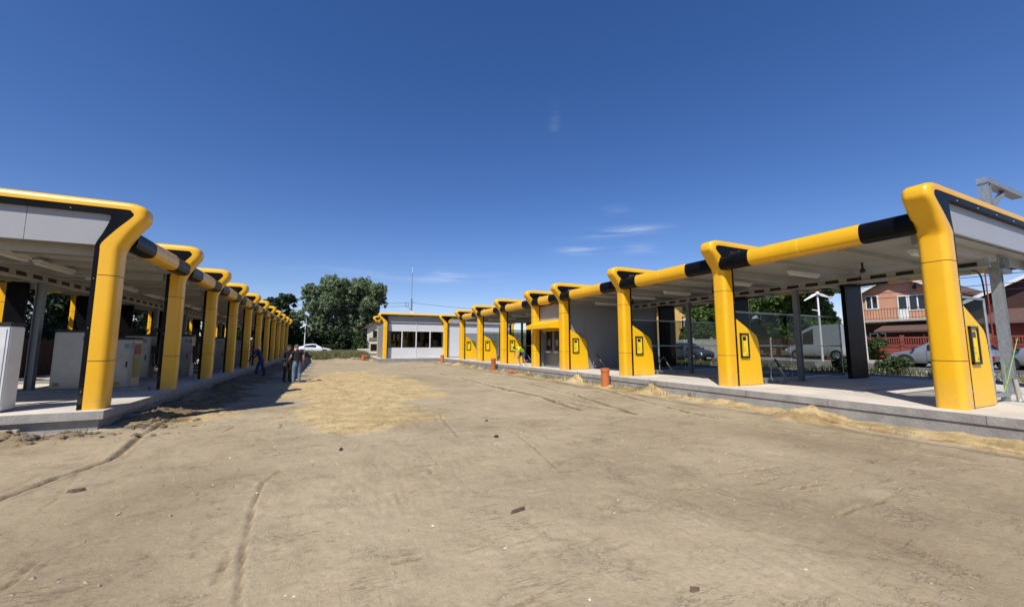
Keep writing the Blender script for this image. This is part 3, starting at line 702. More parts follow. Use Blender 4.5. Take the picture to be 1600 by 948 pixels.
def divider(loc, x0, xm, x1, label, glassy=True):
    t = thing('glass_divider', loc, label, 'glass partition', 'glass partitions between the wash bays')
    f = MB().use('galv')
    for z in (.12, 1.25, 2.38): f.box(x0, x1, -.025, .025, z-.025, z+.025)
    for x in (x1,): f.tube([(x, 0, .02), (x, 0, 2.40)], .028, 8)
    f.build('frame', parent=t)
    for a, c in ((x0+.03, xm), (xm, x1-.03)):
        for z0, z1 in ((.15, 1.22), (1.28, 2.35)): MB().box(a+.02, c-.02, -.004, .004, z0, z1).build('pane', 'glass', t)
    ch = MB().use('galv'); ch.box(x0+1.2, x0+2.4, -.35, -.27, .12, .2)
    for x in (x0+1.4, x0+2.2): ch.box(x-.06, x+.06, -.37, -.25, 0, .12)
    ch.build('mat_rail', parent=t)
    return t
DL = {0: 'glass partition behind the nearest right hand kiosk', 1: 'long glass partition behind the second right hand kiosk', 2: 'glass partition with the grey hatchback seen behind it',
      5: 'dark glass partition behind the bending worker', 6: 'glass partition one bay left of the bending worker', 7: 'farthest glass partition near the pale end wall'}
for i, lb in DL.items():
    if i == 0: divider((RX, RY[0]+.24, SL), .5, 2.2, 3.3, lb)
    else: divider((RX, RY[i]+.24, SL), .5, 4.0, 7.35, lb)

def lance(loc, label, hose=True):
    t = thing('wash_lance', loc, label, 'spray lance', 'spray lances standing in the bays')
    MB().use('chrome').tube([(0, 0, 0), (-.42, 0, .55)], .032, 10).build('holder_tube', parent=t, smooth=True)
    MB().use('galv').box(-.07, .07, -.06, .06, 0, .015).build('foot_plate', parent=t)
    MB().use('rubber').tube([(-.42, 0, .55), (-.52, 0, .72), (-.62, 0, .80)], .035, 8).build('trigger_gun', parent=t, smooth=True)
    if hose:
        pts = [(-.58, 0, .76)]+[(-.62-.16*math.sin(a)+.06*math.cos(a), .05, .42+.30*math.cos(a)) for a in np.linspace(0, PI*1.15, 14)]+[(-.3, .05, .2), (.3, .12, .35)]
        MB().use('greypvc').tube(catmull(pts, 3), .015, 6).build('hose', parent=t, smooth=True)
    return t
lance((14.05, 8.2, SL), 'spray lance leaning in its tube behind the second right hand kiosk')
lance((13.95, 12.9, SL), 'spray lance with looped hose below the grey hatchback')
lance((13.95, 17.6, SL), 'spray lance standing against the sunlit grey partition wall')
lance((13.7, 25.6, SL), 'spray lance beside the bending worker')
lance((13.7, 30.4, SL), 'spray lance one bay left of the bending worker')
t = thing('spray_holder_tube', (14.15, 3.32, SL), 'bare leaning steel tube on the slab at the right edge', 'steel tube')
MB().use('chrome').tube([(0, 0, 0), (-.17, 0, .52)], .045, 12).build('tube', parent=t, smooth=True); MB().use('galv').box(-.1, .1, -.08, .08, 0, .02).build('foot_plate', parent=t)
t = MB().use('green'); t.tube([(15.1, 3.8, SL+.02), (15.6, 3.8, .9), (16.6, 3.8, 1.9)], .008, 5); t.tube([(15.0, 3.7, SL+.02), (15.0, 3.7, 1.3)], .008, 5); tag(t.build('lifting_strap'), 'bright green strap hanging on the galvanised post at right edge', 'strap')

# galvanised post carrying a cantilever through the roof at the right edge
g = thing('galvanised_post', (16.3, 3.95, SL), 'tall galvanised steel post rising above the nearest roof at right edge', 'steel post')
s = MB().use('galv'); s.box(-.09, -.075, -.1, .1, 0, 5.7); s.box(.075, .09, -.1, .1, 0, 5.7); s.box(-.075, .075, -.008, .008, 0, 5.7); s.box(-.16, .16, -.16, .16, 0, .02); s.build('column', parent=g)
s = MB().use('galv'); s.box(-.12, 2.6, -.11, .11, 5.702, 5.86); s.build('cantilever_arm', parent=g)
s = MB().use('galv'); s.add([(.09, -.05, 4.9), (.09, .05, 4.9), (1.5, .05, 5.7), (1.5, -.05, 5.7), (.09, -.05, 5.05), (.09, .05, 5.05), (1.3, .05, 5.7), (1.3, -.05, 5.7)], [(0,1,2,3),(4,7,6,5),(0,3,7,4),(1,5,6,2),(0,4,5,1),(3,2,6,7)]); s.build('brace', parent=g)
s = MB().use('galv'); s.box(-.12, .55, -.16, .16, 3.2, 3.3)
for k in range(4): s.box(.1+.1*k, .13+.1*k, -.16, .16, 3.3, 3.62)
s.build('bracket', parent=g)
# boom with hose
bm_ = thing('hose_boom', (19.3, 5.0, SL+3.5), 'thin curved hose boom hanging below the nearest right hand roof', 'hose boom')
MB().use('rubber').tube(catmull([(-1.0, 0, .1), (-.4, 0, .14), (.0, 0, .0), (.12, 0, -.5), (.14, 0, -1.2)], 4), .022, 6).build('hose', parent=bm_, smooth=True); MB().use('galv').box(-1.08, -.95, -.06, .06, .05, .25).build('pivot', parent=bm_)
k = 0
for i, y in enumerate(RY[:-1]):
    nm = ['nearest', 'second', 'third', None, 'fifth', 'sixth', 'seventh'][i]
    if nm is None: continue
    light_fix((RX+2.0, y+.75, SL+3.44), 'x', 'white strip light under the %s right hand roof bay, at its near end' % nm, 'strip lights under the right hand roof')
    light_fix((RX+2.2, y+3.6, SL+3.44), 'x', 'white strip light under the %s right hand roof bay, at its far end' % nm, 'strip lights under the right hand roof')
def spot(loc, label):
    t = thing('swivel_bracket', loc, label, 'hose swivel', 'dark hose swivels under the right hand roof')
    b = MB().use('rubber'); b.tube([(0, 0, .0), (0, 0, -.2)], .03, 8); b.ball((0, 0, -.24), .07, 6); b.build('swivel', parent=t, smooth=True)
    b = MB().use('galv'); b.tube(catmull([(0, 0, -.24), (.4, .2, -.2), (1.0, .5, -.24), (1.5, .9, -.3)], 3), .014, 5); b.build('swing_arm', parent=t, smooth=True)
for i, lb in ((0, 'dark hose swivel under the nearest right hand roof bay'), (1, 'dark hose swivel under the second right hand roof bay'), (2, 'dark hose swivel under the third right hand roof bay')):
    spot((RX+2.9, RY[i]+2.4, SL+3.68), lb)

# ---- end block and office building at the far end
office = thing('office_building', (5.1, 41.4, SL), 'grey glazed office with yellow frames closing the far end of the yard', 'building')
OD = 6.75
po = portal(RZN, .97, ROV, OD)
po.parent = office; po.location = (0, 0, 0)
po2 = copy_obj(po, office, (0, 4.9, 0)); 
for a in (0,):
    eave('eave_beam', office, .2, 4.7, .06, 3.86, .23, .235, 1.0)
fascia(office, OD, .12, 3.62, 4.26, .4, (3.4,))
MB().use('roof').box(.3, OD, .2, 4.9, 3.66, 4.1).build('roof_deck', parent=office)
b = MB().use('palewall')
fw = b
b.box(.5, 3.29, .22, .30, 0, 1.02); b.box(3.41, 6.2, .22, .30, 0, 1.02); b.box(.5, 3.29, .22, .30, 2.78, 3.52); b.box(3.41, 6.2, .22, .30, 2.78, 3.52); b.box(3.29, 3.41, .19, .30, 0, 3.6); b.box(6.2, 6.32, .2, .3, 0, 3.6)
b.use('steel'); b.box(.45, 6.3, .16, .30, 3.522, 3.615)
b.build('front_wall', parent=office)
for a, c in ((.5, 1.86), (1.94, 3.29), (3.41, 4.77), (4.85, 6.2)):
    wn = MB().use('wframe'); wn.box(c, c+.08 if c in (1.86, 4.77) else c+.02, .21, .29, 1.02, 2.78); wn.box(a, c, .21, .29, 1.02, 1.06); wn.box(a, c, .21, .29, 2.74, 2.78); wn = wn.build('window', parent=office)
    MB().box(a, c, .245, .255, 1.06, 2.74).build('pane', 'winglass', wn)
b = MB().use('darkint'); b.box(.5, 6.3, 4.5, 4.6, 0, 3.5); b.box(.5, .55, .3, 4.5, 0, 3.5); b.box(6.25, 6.3, .3, 4.5, 0, 3.5); b.box(.5, 6.3, .3, 4.5, 0, .05)
b.build('inner_wall', parent=office)
for q, (xx, hh) in enumerate([(1.2, 1.5), (2.4, 1.9), (3.9, 1.7), (5.0, 1.5), (5.9, 1.9)]):
    MB().use('palewall').box(xx-.3, xx+.22, 1.2+.2*q, 1.7+.2*q, .05, hh).build('reflection_box', parent=office, bevel=.04)  # pale boxes added inside, standing in for white reflections in the panes
MB().use('wall').box(.02, .1, .3, 4.6, 0, 3.6).build('side_wall', parent=office)
endb = thing('end_block', (RX, 41.3, SL), 'pale grey walled block with a single yellow frame behind the farthest kiosk', 'building')
pe = portal(RZN, .97, ROV, RD); pe.parent = endb
fascia(endb, RD, -.10, 3.62, 4.28, .4, (2.9, 5.5))
MB().use('palewall').box(.55, RD-.5, -.02, .1, .08, 3.3).build('end_wall', parent=endb); MB().use('steel').box(.5, RD-.5, -.04, .12, 3.3, 3.6).build('lintel', parent=endb)
MB().use('steel').box(.5, RD-.5, -.04, .12, 0, .078).build('sill', parent=endb)
MB().use('roof').box(.3, RD-.2, .14, 8, 3.66, 4.1).build('roof_deck', parent=endb)
eave('eave_beam', endb, .2, 4.7, .06, 3.86, .23, .235, .9)

# ---- vacuum canopy, left
LX, LD, LZN, LOV = -3.97, 5.85, 3.30, .38
LY = [10.9+4.0*k for k in range(11)]
vac = thing('vacuum_canopy', (LX, LY[0], SL), 'long yellow and black framed canopy with many posts along the left of the yard', 'canopy')
pl = portal(LZN, .96, LOV, LD, .44, ci=.30, cj=.385, jt=.20)
# mirrored: aisle side faces +x
def mirror_mesh(o):
    for q in [o]+list(o.children):
        me = q.data; me.transform(Matrix.Scale(-1, 4, Vector((1, 0, 0)))); me.flip_normals()
mirror_mesh(pl)
for i, y in enumerate(LY):
    o = pl if i == 0 else copy_obj(pl)
    o.parent = vac; o.location = (0, y-LY[0], 0)
n_before = set(vac.children)
build_roof(vac, LY, LD, 3.36, None, colx=3.05, tz=3.54, trx=.2, trz=.215, blk=1.1, wdt=.44, txc=.05)
fascia(vac, LD, -.12, 3.31, 3.97, .20, (1.45, 3.6))
for i, y in enumerate(LY): MB().box(LD-.68, LD-.2, y-LY[0]-.235, y-LY[0]-.10, 0, 3.34).build('back_panel', 'black', vac, bevel=.01)
for q in vac.children:
    if q not in n_before: mirror_mesh(q)
ordn = ['nearest', 'second', 'third', 'fourth', 'fifth', 'sixth', 'seventh', 'eighth', 'ninth', 'tenth']
for i, y in enumerate(LY[:-1]):
    light_fix((-6.35, y+1.2, SL+3.2), 'y', 'white strip light under the %s left hand roof bay, at its near end' % ordn[i], 'strip lights under the left hand roof')
    if i < 6: light_fix((-6.35, y+3.0, SL+3.2), 'y', 'white strip light under the %s left hand roof bay, at its far end' % ordn[i], 'strip lights under the left hand roof')

def cabinet(loc, wx, wy, h, label, matn='inox_shaded', panel=False, hoses=False, rz=0):
    t = thing('vacuum_cabinet', loc, label, 'vacuum machine', 'steel vacuum cabinets under the left canopy', rz)
    MB().use(matn).box(-wx/2, wx/2, -wy/2, wy/2, .04, h).build('cabinet', parent=t, bevel=.02)
    MB().use('rubber').box(-wx/2-.02, wx/2+.02, -wy/2-.02, wy/2+.02, h+.002, h+.075).build('lid', parent=t, bevel=.02)
    MB().use('steel').box(-wx/2+.02, wx/2-.02, -wy/2+.02, wy/2-.02, 0, .038).build('base', parent=t)
    dr = MB().use(matn).box(-wx/2+.05, wx/2-.05, -wy/2-.012, -wy/2-.001, .12, h-.05).build('door', parent=t, bevel=.004)
    MB().use('rubber').box(wx/2-.13, wx/2-.10, -wy/2-.03, -wy/2-.0125, h*.45, h*.57).build('handle', parent=dr)
    for q in range(2):
        MB().use('steel').box(wx*.05+q*.13, wx*.05+q*.13+.1, -wy/2-.018, -wy/2-.0125, h-.24, h-.10).build('vent', parent=t)
    MB().use('olive').box(-wx/2+.08, -wx/2+.2, -wy/2-.018, -wy/2-.0125, .15, .25).build('rating_plate', parent=t)
    if panel:
        pb = MB().use('olive').box(wx/2-.002, wx/2+.012, -wy*.36, wy*.36, .35, h-.45).build('label_panel', parent=t)
        MB().use('redp').box(wx/2-.002, wx/2+.012, -wy*.36, wy*.36, h-.43, h-.12).build('price_sign', parent=t)
    if hoses:
        for sx in (-.14, .14):
            MB().use('rubber').tube(catmull([(wx/2-.05, sx, h+.05), (wx/2+.1, sx, h+.3), (wx/2+.26, sx, h+.1), (wx/2+.3, sx, .9), (wx/2+.22, sx, .45), (wx/2+.08, sx, .6), (wx/2+.06, sx, 1.0)], 4), .026, 7).build('hose', parent=t, smooth=True)
            MB().use('rubber').tube([(wx/2+.06, sx, .95), (wx/2+.07, sx, 1.25)], .045, 8).build('nozzle', parent=t, smooth=True)
    return t
cabinet((-6.0, 11.05, SL), 1.1, .40, 1.62, 'bright stainless cabinet at the left edge standing in the sun', 'inox')
cabinet((-6.2, 15.3, SL), 1.05, .5, 1.62, 'wide shaded steel cabinet just left of the nearest yellow post', 'inox_shaded')
cabinet((-5.2, 15.15, SL), .42, .6, 1.42, 'narrow cabinet with red sign and olive label right of the nearest post', 'inox_shaded', True, False)
cabinet((-6.3, 19.3, SL), .75, .5, 1.6, 'hose machine behind the cabinet with the red sign', 'inox_shaded', False, True)
cabinet((-5.15, 20.1, SL), .5, .5, 1.62, 'hose machine just right of the second yellow post', 'inox_shaded', False, True)
cabinet((-4.9, 22.4, SL), .4, .5, 1.5, 'slim cabinet left of the third yellow post', 'inox_shaded')
cabinet((-5.2, 25.3, SL), .9, .5, 1.62, 'wide cabinet between the third and fourth yellow posts', 'inox_shaded')
cabinet((-5.0, 29.6, SL), .5, .5, 1.6, 'cabinet left of the leaning blue worker', 'inox_shaded')
for q, y in enumerate((33.6, 37.4, 41.6, 45.5)): cabinet((-5.2, y, SL), .8, .5, 1.6, 'distant steel cabinet between the %s and %s left posts' % (['sixth','seventh','eighth','ninth'][q], ['seventh','eighth','ninth','tenth'][q]), 'inox_shaded', False, q == 0)
# low kerb islands inside
for k_, y in enumerate(LY[:8]):
    MB  # noqa
isl = MB().use('concrete_side')
for y in LY[1:]: isl.box(-9.2, -4.5, y-.35, y-.12, SL, SL+.1)
tag(isl.build('kerb'), kind='structure')

# drain pipe by the left slab corner, plank, earth lumps
t = MB().use('greypvc'); t.tube(catmull([(-4.0, 11.6, .14), (-3.78, 11.58, .15), (-3.62, 11.57, .13), (-3.58, 11.56, .02), (-3.58, 11.56, -.1)], 4), .06, 10); tag(t.build('drain_pipe', smooth=True), 'grey plastic drain bend leaving the left slab corner', 'drain pipe')
t = MB().use('plank'); t.box(-6.9, -4.95, 10.33, 10.42, .08, .2); tag(t.build('wooden_plank', bevel=.005), 'pale board lying against the left slab face', 'plank')

# orange pipes
def opipe(loc, r, h, label, lean=(0, 0)):
    t = thing('sewer_pipe', loc, label, 'plastic pipe', 'orange sewer pipes beside the right slab')
    MB().use('orange').lathe([(r*.9, h-.3), (r*.9, -.2), (r, -.2), (r, h-.16), (r*1.1, h-.14), (r*1.1, h), (r*.93, h), (r*.93, h-.3), (0, h-.3)], 28).build('pipe', parent=t, smooth=True)
    t.rotation_euler = (lean[0], lean[1], 0); return t
opipe((10.5, 13.3, 0), .17, .78, 'tall orange pipe end standing by the third right hand post', (.02, -.03))
opipe((10.45, 25.3, 0), .16, .85, 'orange pipe end standing below the bending worker')
opipe((10.35, 38.2, 0), .17, .8, 'orange pipe end standing at the corner of the far office')
t = MB().use('orange'); t.tube([(10.35, 22.6, .1), (10.55, 21.7, .1)], .09, 12); tag(t.build('pipe_offcut', smooth=True), 'short orange pipe lying in the sand below the awning', 'plastic pipe')
t = thing('orange_bucket', (3.72, 46.8, .12), 'orange bucket lying tilted left of the far office', 'bucket'); MB().use('orange').lathe([(.22, 0), (.26, .5), (.3, .52), (.3, .56), (.24, .56), (.2, .05), (0, .05)], 20).build('bucket', parent=t, smooth=True); t.rotation_euler = (.2, .3, 0)

# litter on the dirt
for nm, lb, pts, mt in [('wood_scrap', 'flat brown splinter lying at the lower right of the dirt', (2.41, 2.13, .04, .009, -.35), 'clod'), ('stone_shard', 'dark flat shard on the dirt below the left slab', (-2.58, 6.54, .08, .022, .2), 'clod'), ('mud_flake', 'long thin mud flake in the middle foreground', (1.86, 3.82, .10, .008, .25), 'clod'), ('plastic_scrap', 'small dark scrap right of centre in the middle distance', (2.91, 6.89, .06, .03, .2), 'darkint'), ('plastic_scrap', 'small black scrap left of centre in the middle distance', (.29, 7.19, .035, .03, 1.), 'darkint'), ('mud_flake', 'small dark crumb beyond the right hand scrap', (3.3, 8.39, .05, .03, .4), 'clod')]:
    x, y, l, w_, a = pts
    b = MB().use(mt); R4 = Matrix.Translation((x, y, ground_h(x, y, True)+.012)) @ Matrix.Rotation(a, 4, 'Z') @ Matrix.Rotation(.05, 4, 'Y')
    vs = [(-l, -w_*.3, 0), (-l*.4, -w_, 0), (l*.5, -w_*.8, 0), (l, w_*.2, 0), (l*.4, w_, 0), (-l*.5, w_*.7, 0)]
    n = len(vs); V_ = [R4 @ Vector((p[0], p[1], -.02)) for p in vs]+[R4 @ Vector((p[0]*.9, p[1]*.8, .02+.012*random.random())) for p in vs]
    b.add(V_, [tuple(range(n))[::-1], tuple(range(n, 2*n))]+[(i, (i+1) % n, (i+1) % n+n, i+n) for i in range(n)]); tag(b.build(nm), lb, 'scrap')

# ------------------------------------------------------------------ vegetation
def leaf_cloud(centres, n, size, name, m, parent, squash=1., seed=1, inner=.55, sub=3, cr=(.18, .36)):
    r = np.random.default_rng(seed)
    C = np.array([c[:3] for c in centres]); Rr = np.array([c[3] for c in centres]); wts = Rr**2.2; wts /= wts.sum()
    # clumps on each big blob
    cl = []; 
    for _ in range(int(len(centres)*sub*8)):
        i = r.choice(len(centres), p=wts); dv = r.normal(size=3); dv /= np.linalg.norm(dv)
        if dv[2] < -.6: dv[2] *= -.5
        cl.append((*(C[i]+dv*Rr[i]*r.uniform(inner, 1.0)*np.array([1, 1, squash])), Rr[i]*r.uniform(cr[0], cr[1])))
    cl = np.array(cl); k = r.integers(0, len(cl), n)
    dv = r.normal(size=(n, 3)); dv /= np.linalg.norm(dv, axis=1)[:, None]
    pos = cl[k, :3]+dv*(cl[k, 3]*r.uniform(.35, 1.05, n)**.6)[:, None]
    nrm = dv*.8+r.normal(size=(n, 3))*.7; nrm[:, 2] += .35; nrm /= np.linalg.norm(nrm, axis=1)[:, None]
    t1 = np.cross(nrm, r.normal(size=(n, 3))); t1 /= np.linalg.norm(t1, axis=1)[:, None]; t2 = np.cross(nrm, t1)
    sz = size*r.uniform(.55, 1.25, n)[:, None]
    V = np.empty((n, 4, 3)); V[:, 0] = pos-t1*sz; V[:, 1] = pos+t2*sz*.62+nrm*sz*.12; V[:, 2] = pos+t1*sz; V[:, 3] = pos-t2*sz*.62+nrm*sz*.12
    me = bpy.data.meshes.new(name); me.vertices.add(4*n); me.vertices.foreach_set('co', V.reshape(-1)); me.loops.add(4*n); me.polygons.add(n)
    me.loops.foreach_set('vertex_index', np.arange(4*n, dtype=np.int32)); me.polygons.foreach_set('loop_start', np.arange(0, 4*n, 4, dtype=np.int32)); me.polygons.foreach_set('loop_total', np.full(n, 4, dtype=np.int32))
    me.update(calc_edges=True); me.materials.append(M[m])
    o = bpy.data.objects.new(name, me); COL.objects.link(o); o.parent = parent
    return o
def tree(loc, blobs, n, size, label, m, group, trunk_r=.2, trunk_h=2.5, seed=1, limbs=6, name='tree', sub=3, cr=(.18, .36)):
    t = thing(name, loc, label, 'tree', group)
    r = random.Random(seed); b = MB().use('bark')
    top = max(q[2] for q in blobs)*.85
    b.tube([(0, 0, -.3), (.05, .02, trunk_h*.5), (-.05, .05, trunk_h), (0, 0, (trunk_h+top)/2), (.05, 0, top)], [trunk_r*1.25, trunk_r, trunk_r*.85, trunk_r*.55, trunk_r*.15], 9)
    for q in blobs[:limbs*2]:
        z0 = trunk_h*r.uniform(.7, 1.1)+(q[2]-trunk_h)*.15
        b.tube([(0, 0, z0), (q[0]*.45, q[1]*.45, z0+(q[2]-z0)*.6), (q[0]*.85, q[1]*.85, q[2])], [trunk_r*.45, trunk_r*.28, trunk_r*.08], 6)
    b.build('trunk', parent=t, smooth=True)
    leaf_cloud(blobs, n, size, 'crown', m, t, seed=seed, sub=sub, cr=cr)
    return t
def blobset(seed, W, H, z0, n, r0, r1, dep=None, shape='round'):
    r = random.Random(seed); out = []
    for i in range(n):
        u = r.random(); z = z0+(H-z0)*u
        prof = math.sin(PI*min(1, .12+.88*(1-abs(u-.42)/.75)))**.8 if shape == 'round' else (1-.75*u)
        prof = max(.15, min(1, prof)); a = r.random()*2*PI; q = r.random()**.5*max(0, W*prof)
        rr = r.uniform(r0, r1); out.append((q*math.cos(a), q*math.sin(a)*(dep or 1), min(z, H-rr*.7), rr))
    return out
# big trees closing the yard
tree((-1.2, 76, .4), blobset(3, 2.7, 11.5, 1.6, 34, 1.1, 1.9), 36000, .2, 'left, lower lobe of the big tree clump behind the white car', 'leaf_far', 'big trees at the far end', .3, 3, 3, sub=6, cr=(.14, .30))
tree((3.1, 77, .4), blobset(4, 3.6, 13.0, 1.6, 44, 1.2, 2.2), 52000, .2, 'tallest middle tree of the big clump behind the white car', 'leaf_far', 'big trees at the far end', .35, 3, 4, sub=6, cr=(.12, .28))
tree((6.6, 75, .4), blobset(5, 2.7, 12.0, 1.6, 34, 1.1, 1.8), 38000, .2, 'right hand tree of the big clump, next to the cream house', 'leaf_far', 'big trees at the far end', .3, 3, 5, sub=6, cr=(.14, .30))
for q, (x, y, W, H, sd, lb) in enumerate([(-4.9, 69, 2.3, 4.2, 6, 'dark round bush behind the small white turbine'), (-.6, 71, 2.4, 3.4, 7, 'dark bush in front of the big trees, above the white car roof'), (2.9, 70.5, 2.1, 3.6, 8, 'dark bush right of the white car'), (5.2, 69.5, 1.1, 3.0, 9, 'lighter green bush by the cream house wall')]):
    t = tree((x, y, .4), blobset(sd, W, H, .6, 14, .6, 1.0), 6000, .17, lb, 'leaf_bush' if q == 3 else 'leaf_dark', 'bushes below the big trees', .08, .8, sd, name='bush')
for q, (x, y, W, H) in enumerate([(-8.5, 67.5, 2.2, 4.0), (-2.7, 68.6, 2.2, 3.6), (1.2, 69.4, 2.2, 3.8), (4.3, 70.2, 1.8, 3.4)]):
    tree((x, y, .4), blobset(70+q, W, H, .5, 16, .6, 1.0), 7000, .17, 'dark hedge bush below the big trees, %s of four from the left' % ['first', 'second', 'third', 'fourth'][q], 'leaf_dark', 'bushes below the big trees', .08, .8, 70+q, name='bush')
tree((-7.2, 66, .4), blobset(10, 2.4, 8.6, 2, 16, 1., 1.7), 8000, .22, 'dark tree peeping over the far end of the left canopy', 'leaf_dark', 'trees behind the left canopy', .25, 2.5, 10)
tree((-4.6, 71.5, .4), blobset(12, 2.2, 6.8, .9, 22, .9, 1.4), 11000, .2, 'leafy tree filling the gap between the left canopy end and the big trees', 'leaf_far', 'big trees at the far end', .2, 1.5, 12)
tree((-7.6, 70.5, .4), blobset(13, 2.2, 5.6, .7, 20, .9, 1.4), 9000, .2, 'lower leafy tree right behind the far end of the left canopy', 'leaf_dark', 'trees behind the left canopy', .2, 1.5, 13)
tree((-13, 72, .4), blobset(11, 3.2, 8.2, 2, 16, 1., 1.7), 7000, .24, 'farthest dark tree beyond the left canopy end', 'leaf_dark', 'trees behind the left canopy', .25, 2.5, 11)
# row of dark trees behind the left canopy
tp = [(-14.5, 12), (-15.5, 17.5), (-14.2, 22.5), (-15.2, 28), (-14.3, 34), (-15.5, 40), (-14.2, 46), (-15, 53), (-16, 60), (-19, 9)]
words = ['nearest', 'second', 'third', 'fourth', 'fifth', 'sixth', 'seventh', 'eighth', 'ninth', 'leftmost']
for q, (x, y) in enumerate(tp):
    tree((x, y, .3), blobset(20+q, 2.6, 6.9+.5*math.sin(q*2), .9, 20, 1.1, 1.7), 6500, .2, 'dark leafy tree seen through the left canopy, %s in the row' % words[q], 'leaf_dark', 'trees behind the left canopy', .2, 1.6, 20+q)
# trees across the road, right
tree((46, 27.6, .5), blobset(41, 3.6, 8.3, 1.6, 36, 1.1, 1.7, 1.2), 30000, .19, 'broad green tree right of the second right hand kiosk', 'leaf_bay', 'green trees across the road', .22, 2, 41)
tree((46.5, 24.2, .5), blobset(42, 2.9, 8.5, 1.6, 34, 1.1, 1.6, 1.2), 28000, .19, 'broad green tree behind the white wind turbine', 'leaf_bay', 'green trees across the road', .22, 2, 42)
tree((46, 37.2, .5), blobset(43, 2.7, 8.5, 1.6, 30, 1., 1.6, 1.2), 24000, .19, 'green tree between the yellow house and the second post', 'leaf_bay', 'green trees across the road', .2, 2, 43)
tree((47, 32.5, .5), blobset(44, 2.6, 7.0, 1.2, 24, .9, 1.4), 17000, .19, 'lower tree filling the gap behind the white fence', 'leaf_bay', 'green trees across the road', .2, 1.6, 44)
tree((41.2, 17.3, .5), blobset(45, .9, 1.7, .2, 10, .4, .6, 1.2), 3500, .09, 'green bush in front of the red fence', 'leaf_bush', None, .05, .3, 45, name='bush')

# grass and weeds: blades
def grass(region, n, h0, h1, seed, wd=.012):
    r = np.random.default_rng(seed); V = []; Fs = []
    for _ in range(n):
        x, y, z = region(r); h = r.uniform(h0, h1); a = r.uniform(0, 2*PI); l = r.uniform(.1, .6)*h
        dx, dy = math.cos(a)*l, math.sin(a)*l; px, py = -math.sin(a+.7)*wd, math.cos(a+.7)*wd; o = len(V)
        V += [(x-px, y-py, z-.02), (x+px, y+py, z-.02), (x+dx*.4+px*.7, y+dy*.4+py*.7, z+h*.6), (x+dx*.4-px*.7, y+dy*.4-py*.7, z+h*.6), (x+dx, y+dy, z+h)]
        Fs += [(o, o+1, o+2, o+3), (o+3, o+2, o+4)]
    return V, Fs
def reg_box(x0, x1, y0, y1, zf, clump=None):
    def f(r):
        for _ in range(30):
            x, y = r.uniform(x0, x1), r.uniform(y0, y1)
            if clump is None or noise.noise(Vector((x*clump, y*clump, 5))) > -.05: break
        return x, y, zf(x, y)
    return f
def grass_obj(name, parts, label):
    V = []; Fs = []
    for v, f in parts: o = len(V); V += v; Fs += [tuple(i+o for i in q) for q in f]
    me = bpy.data.meshes.new(name); me.from_pydata(V, [], Fs); me.materials.append(M['grassm']); o = bpy.data.objects.new(name, me); COL.objects.link(o)
    tag(o, label, 'grass', kind='stuff')
gf = lambda x, y: gz(x, y)
grass_obj('grass', [grass(reg_box(-9, 4.6, 47.5, 58, gf, .8), 15000, .1, .85, 1, .02), grass(reg_box(-9, 4.6, 64.8, 70, lambda x, y: .45, .5), 5000, .3, .8, 2, .03)], 'rough dry grass between the yard and the far road')
grass_obj('weeds', [grass(reg_box(20.5, 24.8, -2, 36, lambda x, y: .465, .7), 6500, .08, .36, 3, .014), grass(reg_box(10.3, 10.8, 9, 36, lambda x, y: ground_h(x, y, True), 1.6), 1500, .05, .22, 4, .008),
   grass(reg_box(-6.5, -4, 10.0, 10.35, lambda x, y: ground_h(x, y, True), 2.), 60, .05, .16, 5, .006)], 'weeds growing beside the slabs and the road')
for q, (x, y, s, lb) in enumerate([(22.8, 8.7, .7, 'low green weed clump right of the black back column'), (22.4, 10.4, .5, 'smaller weed clump by the roadside, left of the silver car'), (23.0, 6.9, .7, 'weed clump just left of the nearest yellow post')]):
    tree((x, y, .46), blobset(60+q, s, .75*s+.2, .1, 8, .25, .4), 2200, .06, lb, 'leaf_bush', 'weed clumps beside the road', .02, .1, 60+q, name='weed_clump')

# ------------------------------------------------------------------ small white turbines
def turbine(loc, h, label, rz, s=1.):
    t = thing('wind_turbine', loc, label, 'wind turbine', 'small white wind turbines', rz)
    MB().use('concrete_side').box(-.35*s, .35*s, -.35*s, .35*s, -.1, .42).build('footing', parent=t, bevel=.02)
    MB().use('white').tube([(0, 0, .4), (0, 0, h)], .06*s, 10, r1=.04*s).build('mast', parent=t, smooth=True)
    nac = MB().use('white'); nac.tube([(0, -.2*s, h+.06), (0, -.12*s, h+.06), (0, .2*s, h+.06), (0, .45*s, h+.06)], [.05*s, .10*s, .085*s, .03*s], 10); nac.build('nacelle', parent=t, smooth=True)
    MB().use('white').box(-.015, .015, .35*s, .6*s, h-.02, h+.28*s).build('tail_fin', parent=t)
    for k in range(3):
        a = PI/2+k*2*PI/3+.02; dx, dz = math.cos(a), math.sin(a); px, pz = -dz, dx
        def q(rad, wd, y): return (dx*rad*s+px*wd*s, y*s, h+.06+dz*rad*s+pz*wd*s)
        b = MB().use('white'); pts = [(.06, .035, .045), (.22, .075, .06), (.7, .02, .03)]
        vs = []
        for rad, w0, w1 in pts: vs += [q(rad, -w0, -.16), q(rad, w1, -.19), q(rad, w1, -.17), q(rad, -w0, -.14)]
        fs = [(0,1,2,3)[::-1], (8,9,10,11)]
        for i in (0, 4): fs += [(i+k2, i+(k2+1) % 4, i+4+(k2+1) % 4, i+4+k2) for k2 in range(4)]
        b.add(vs, fs); b.build('blade', parent=t)
    b = MB().use('white'); b.tube(catmull([(.05, 0, h-.95), (-.12, 0, h-.85), (-.28, 0, h-.82)], 3), .02, 6); b.build('lamp_arm', parent=t)
    return t
turbine((24.0, 12.15, .46), 4.0, 'white wind turbine seen under the second right hand roof bay', -1.1)
turbine((-2.1, 47, .1), 3.75, 'white wind turbine in front of the big trees and white car', .4)

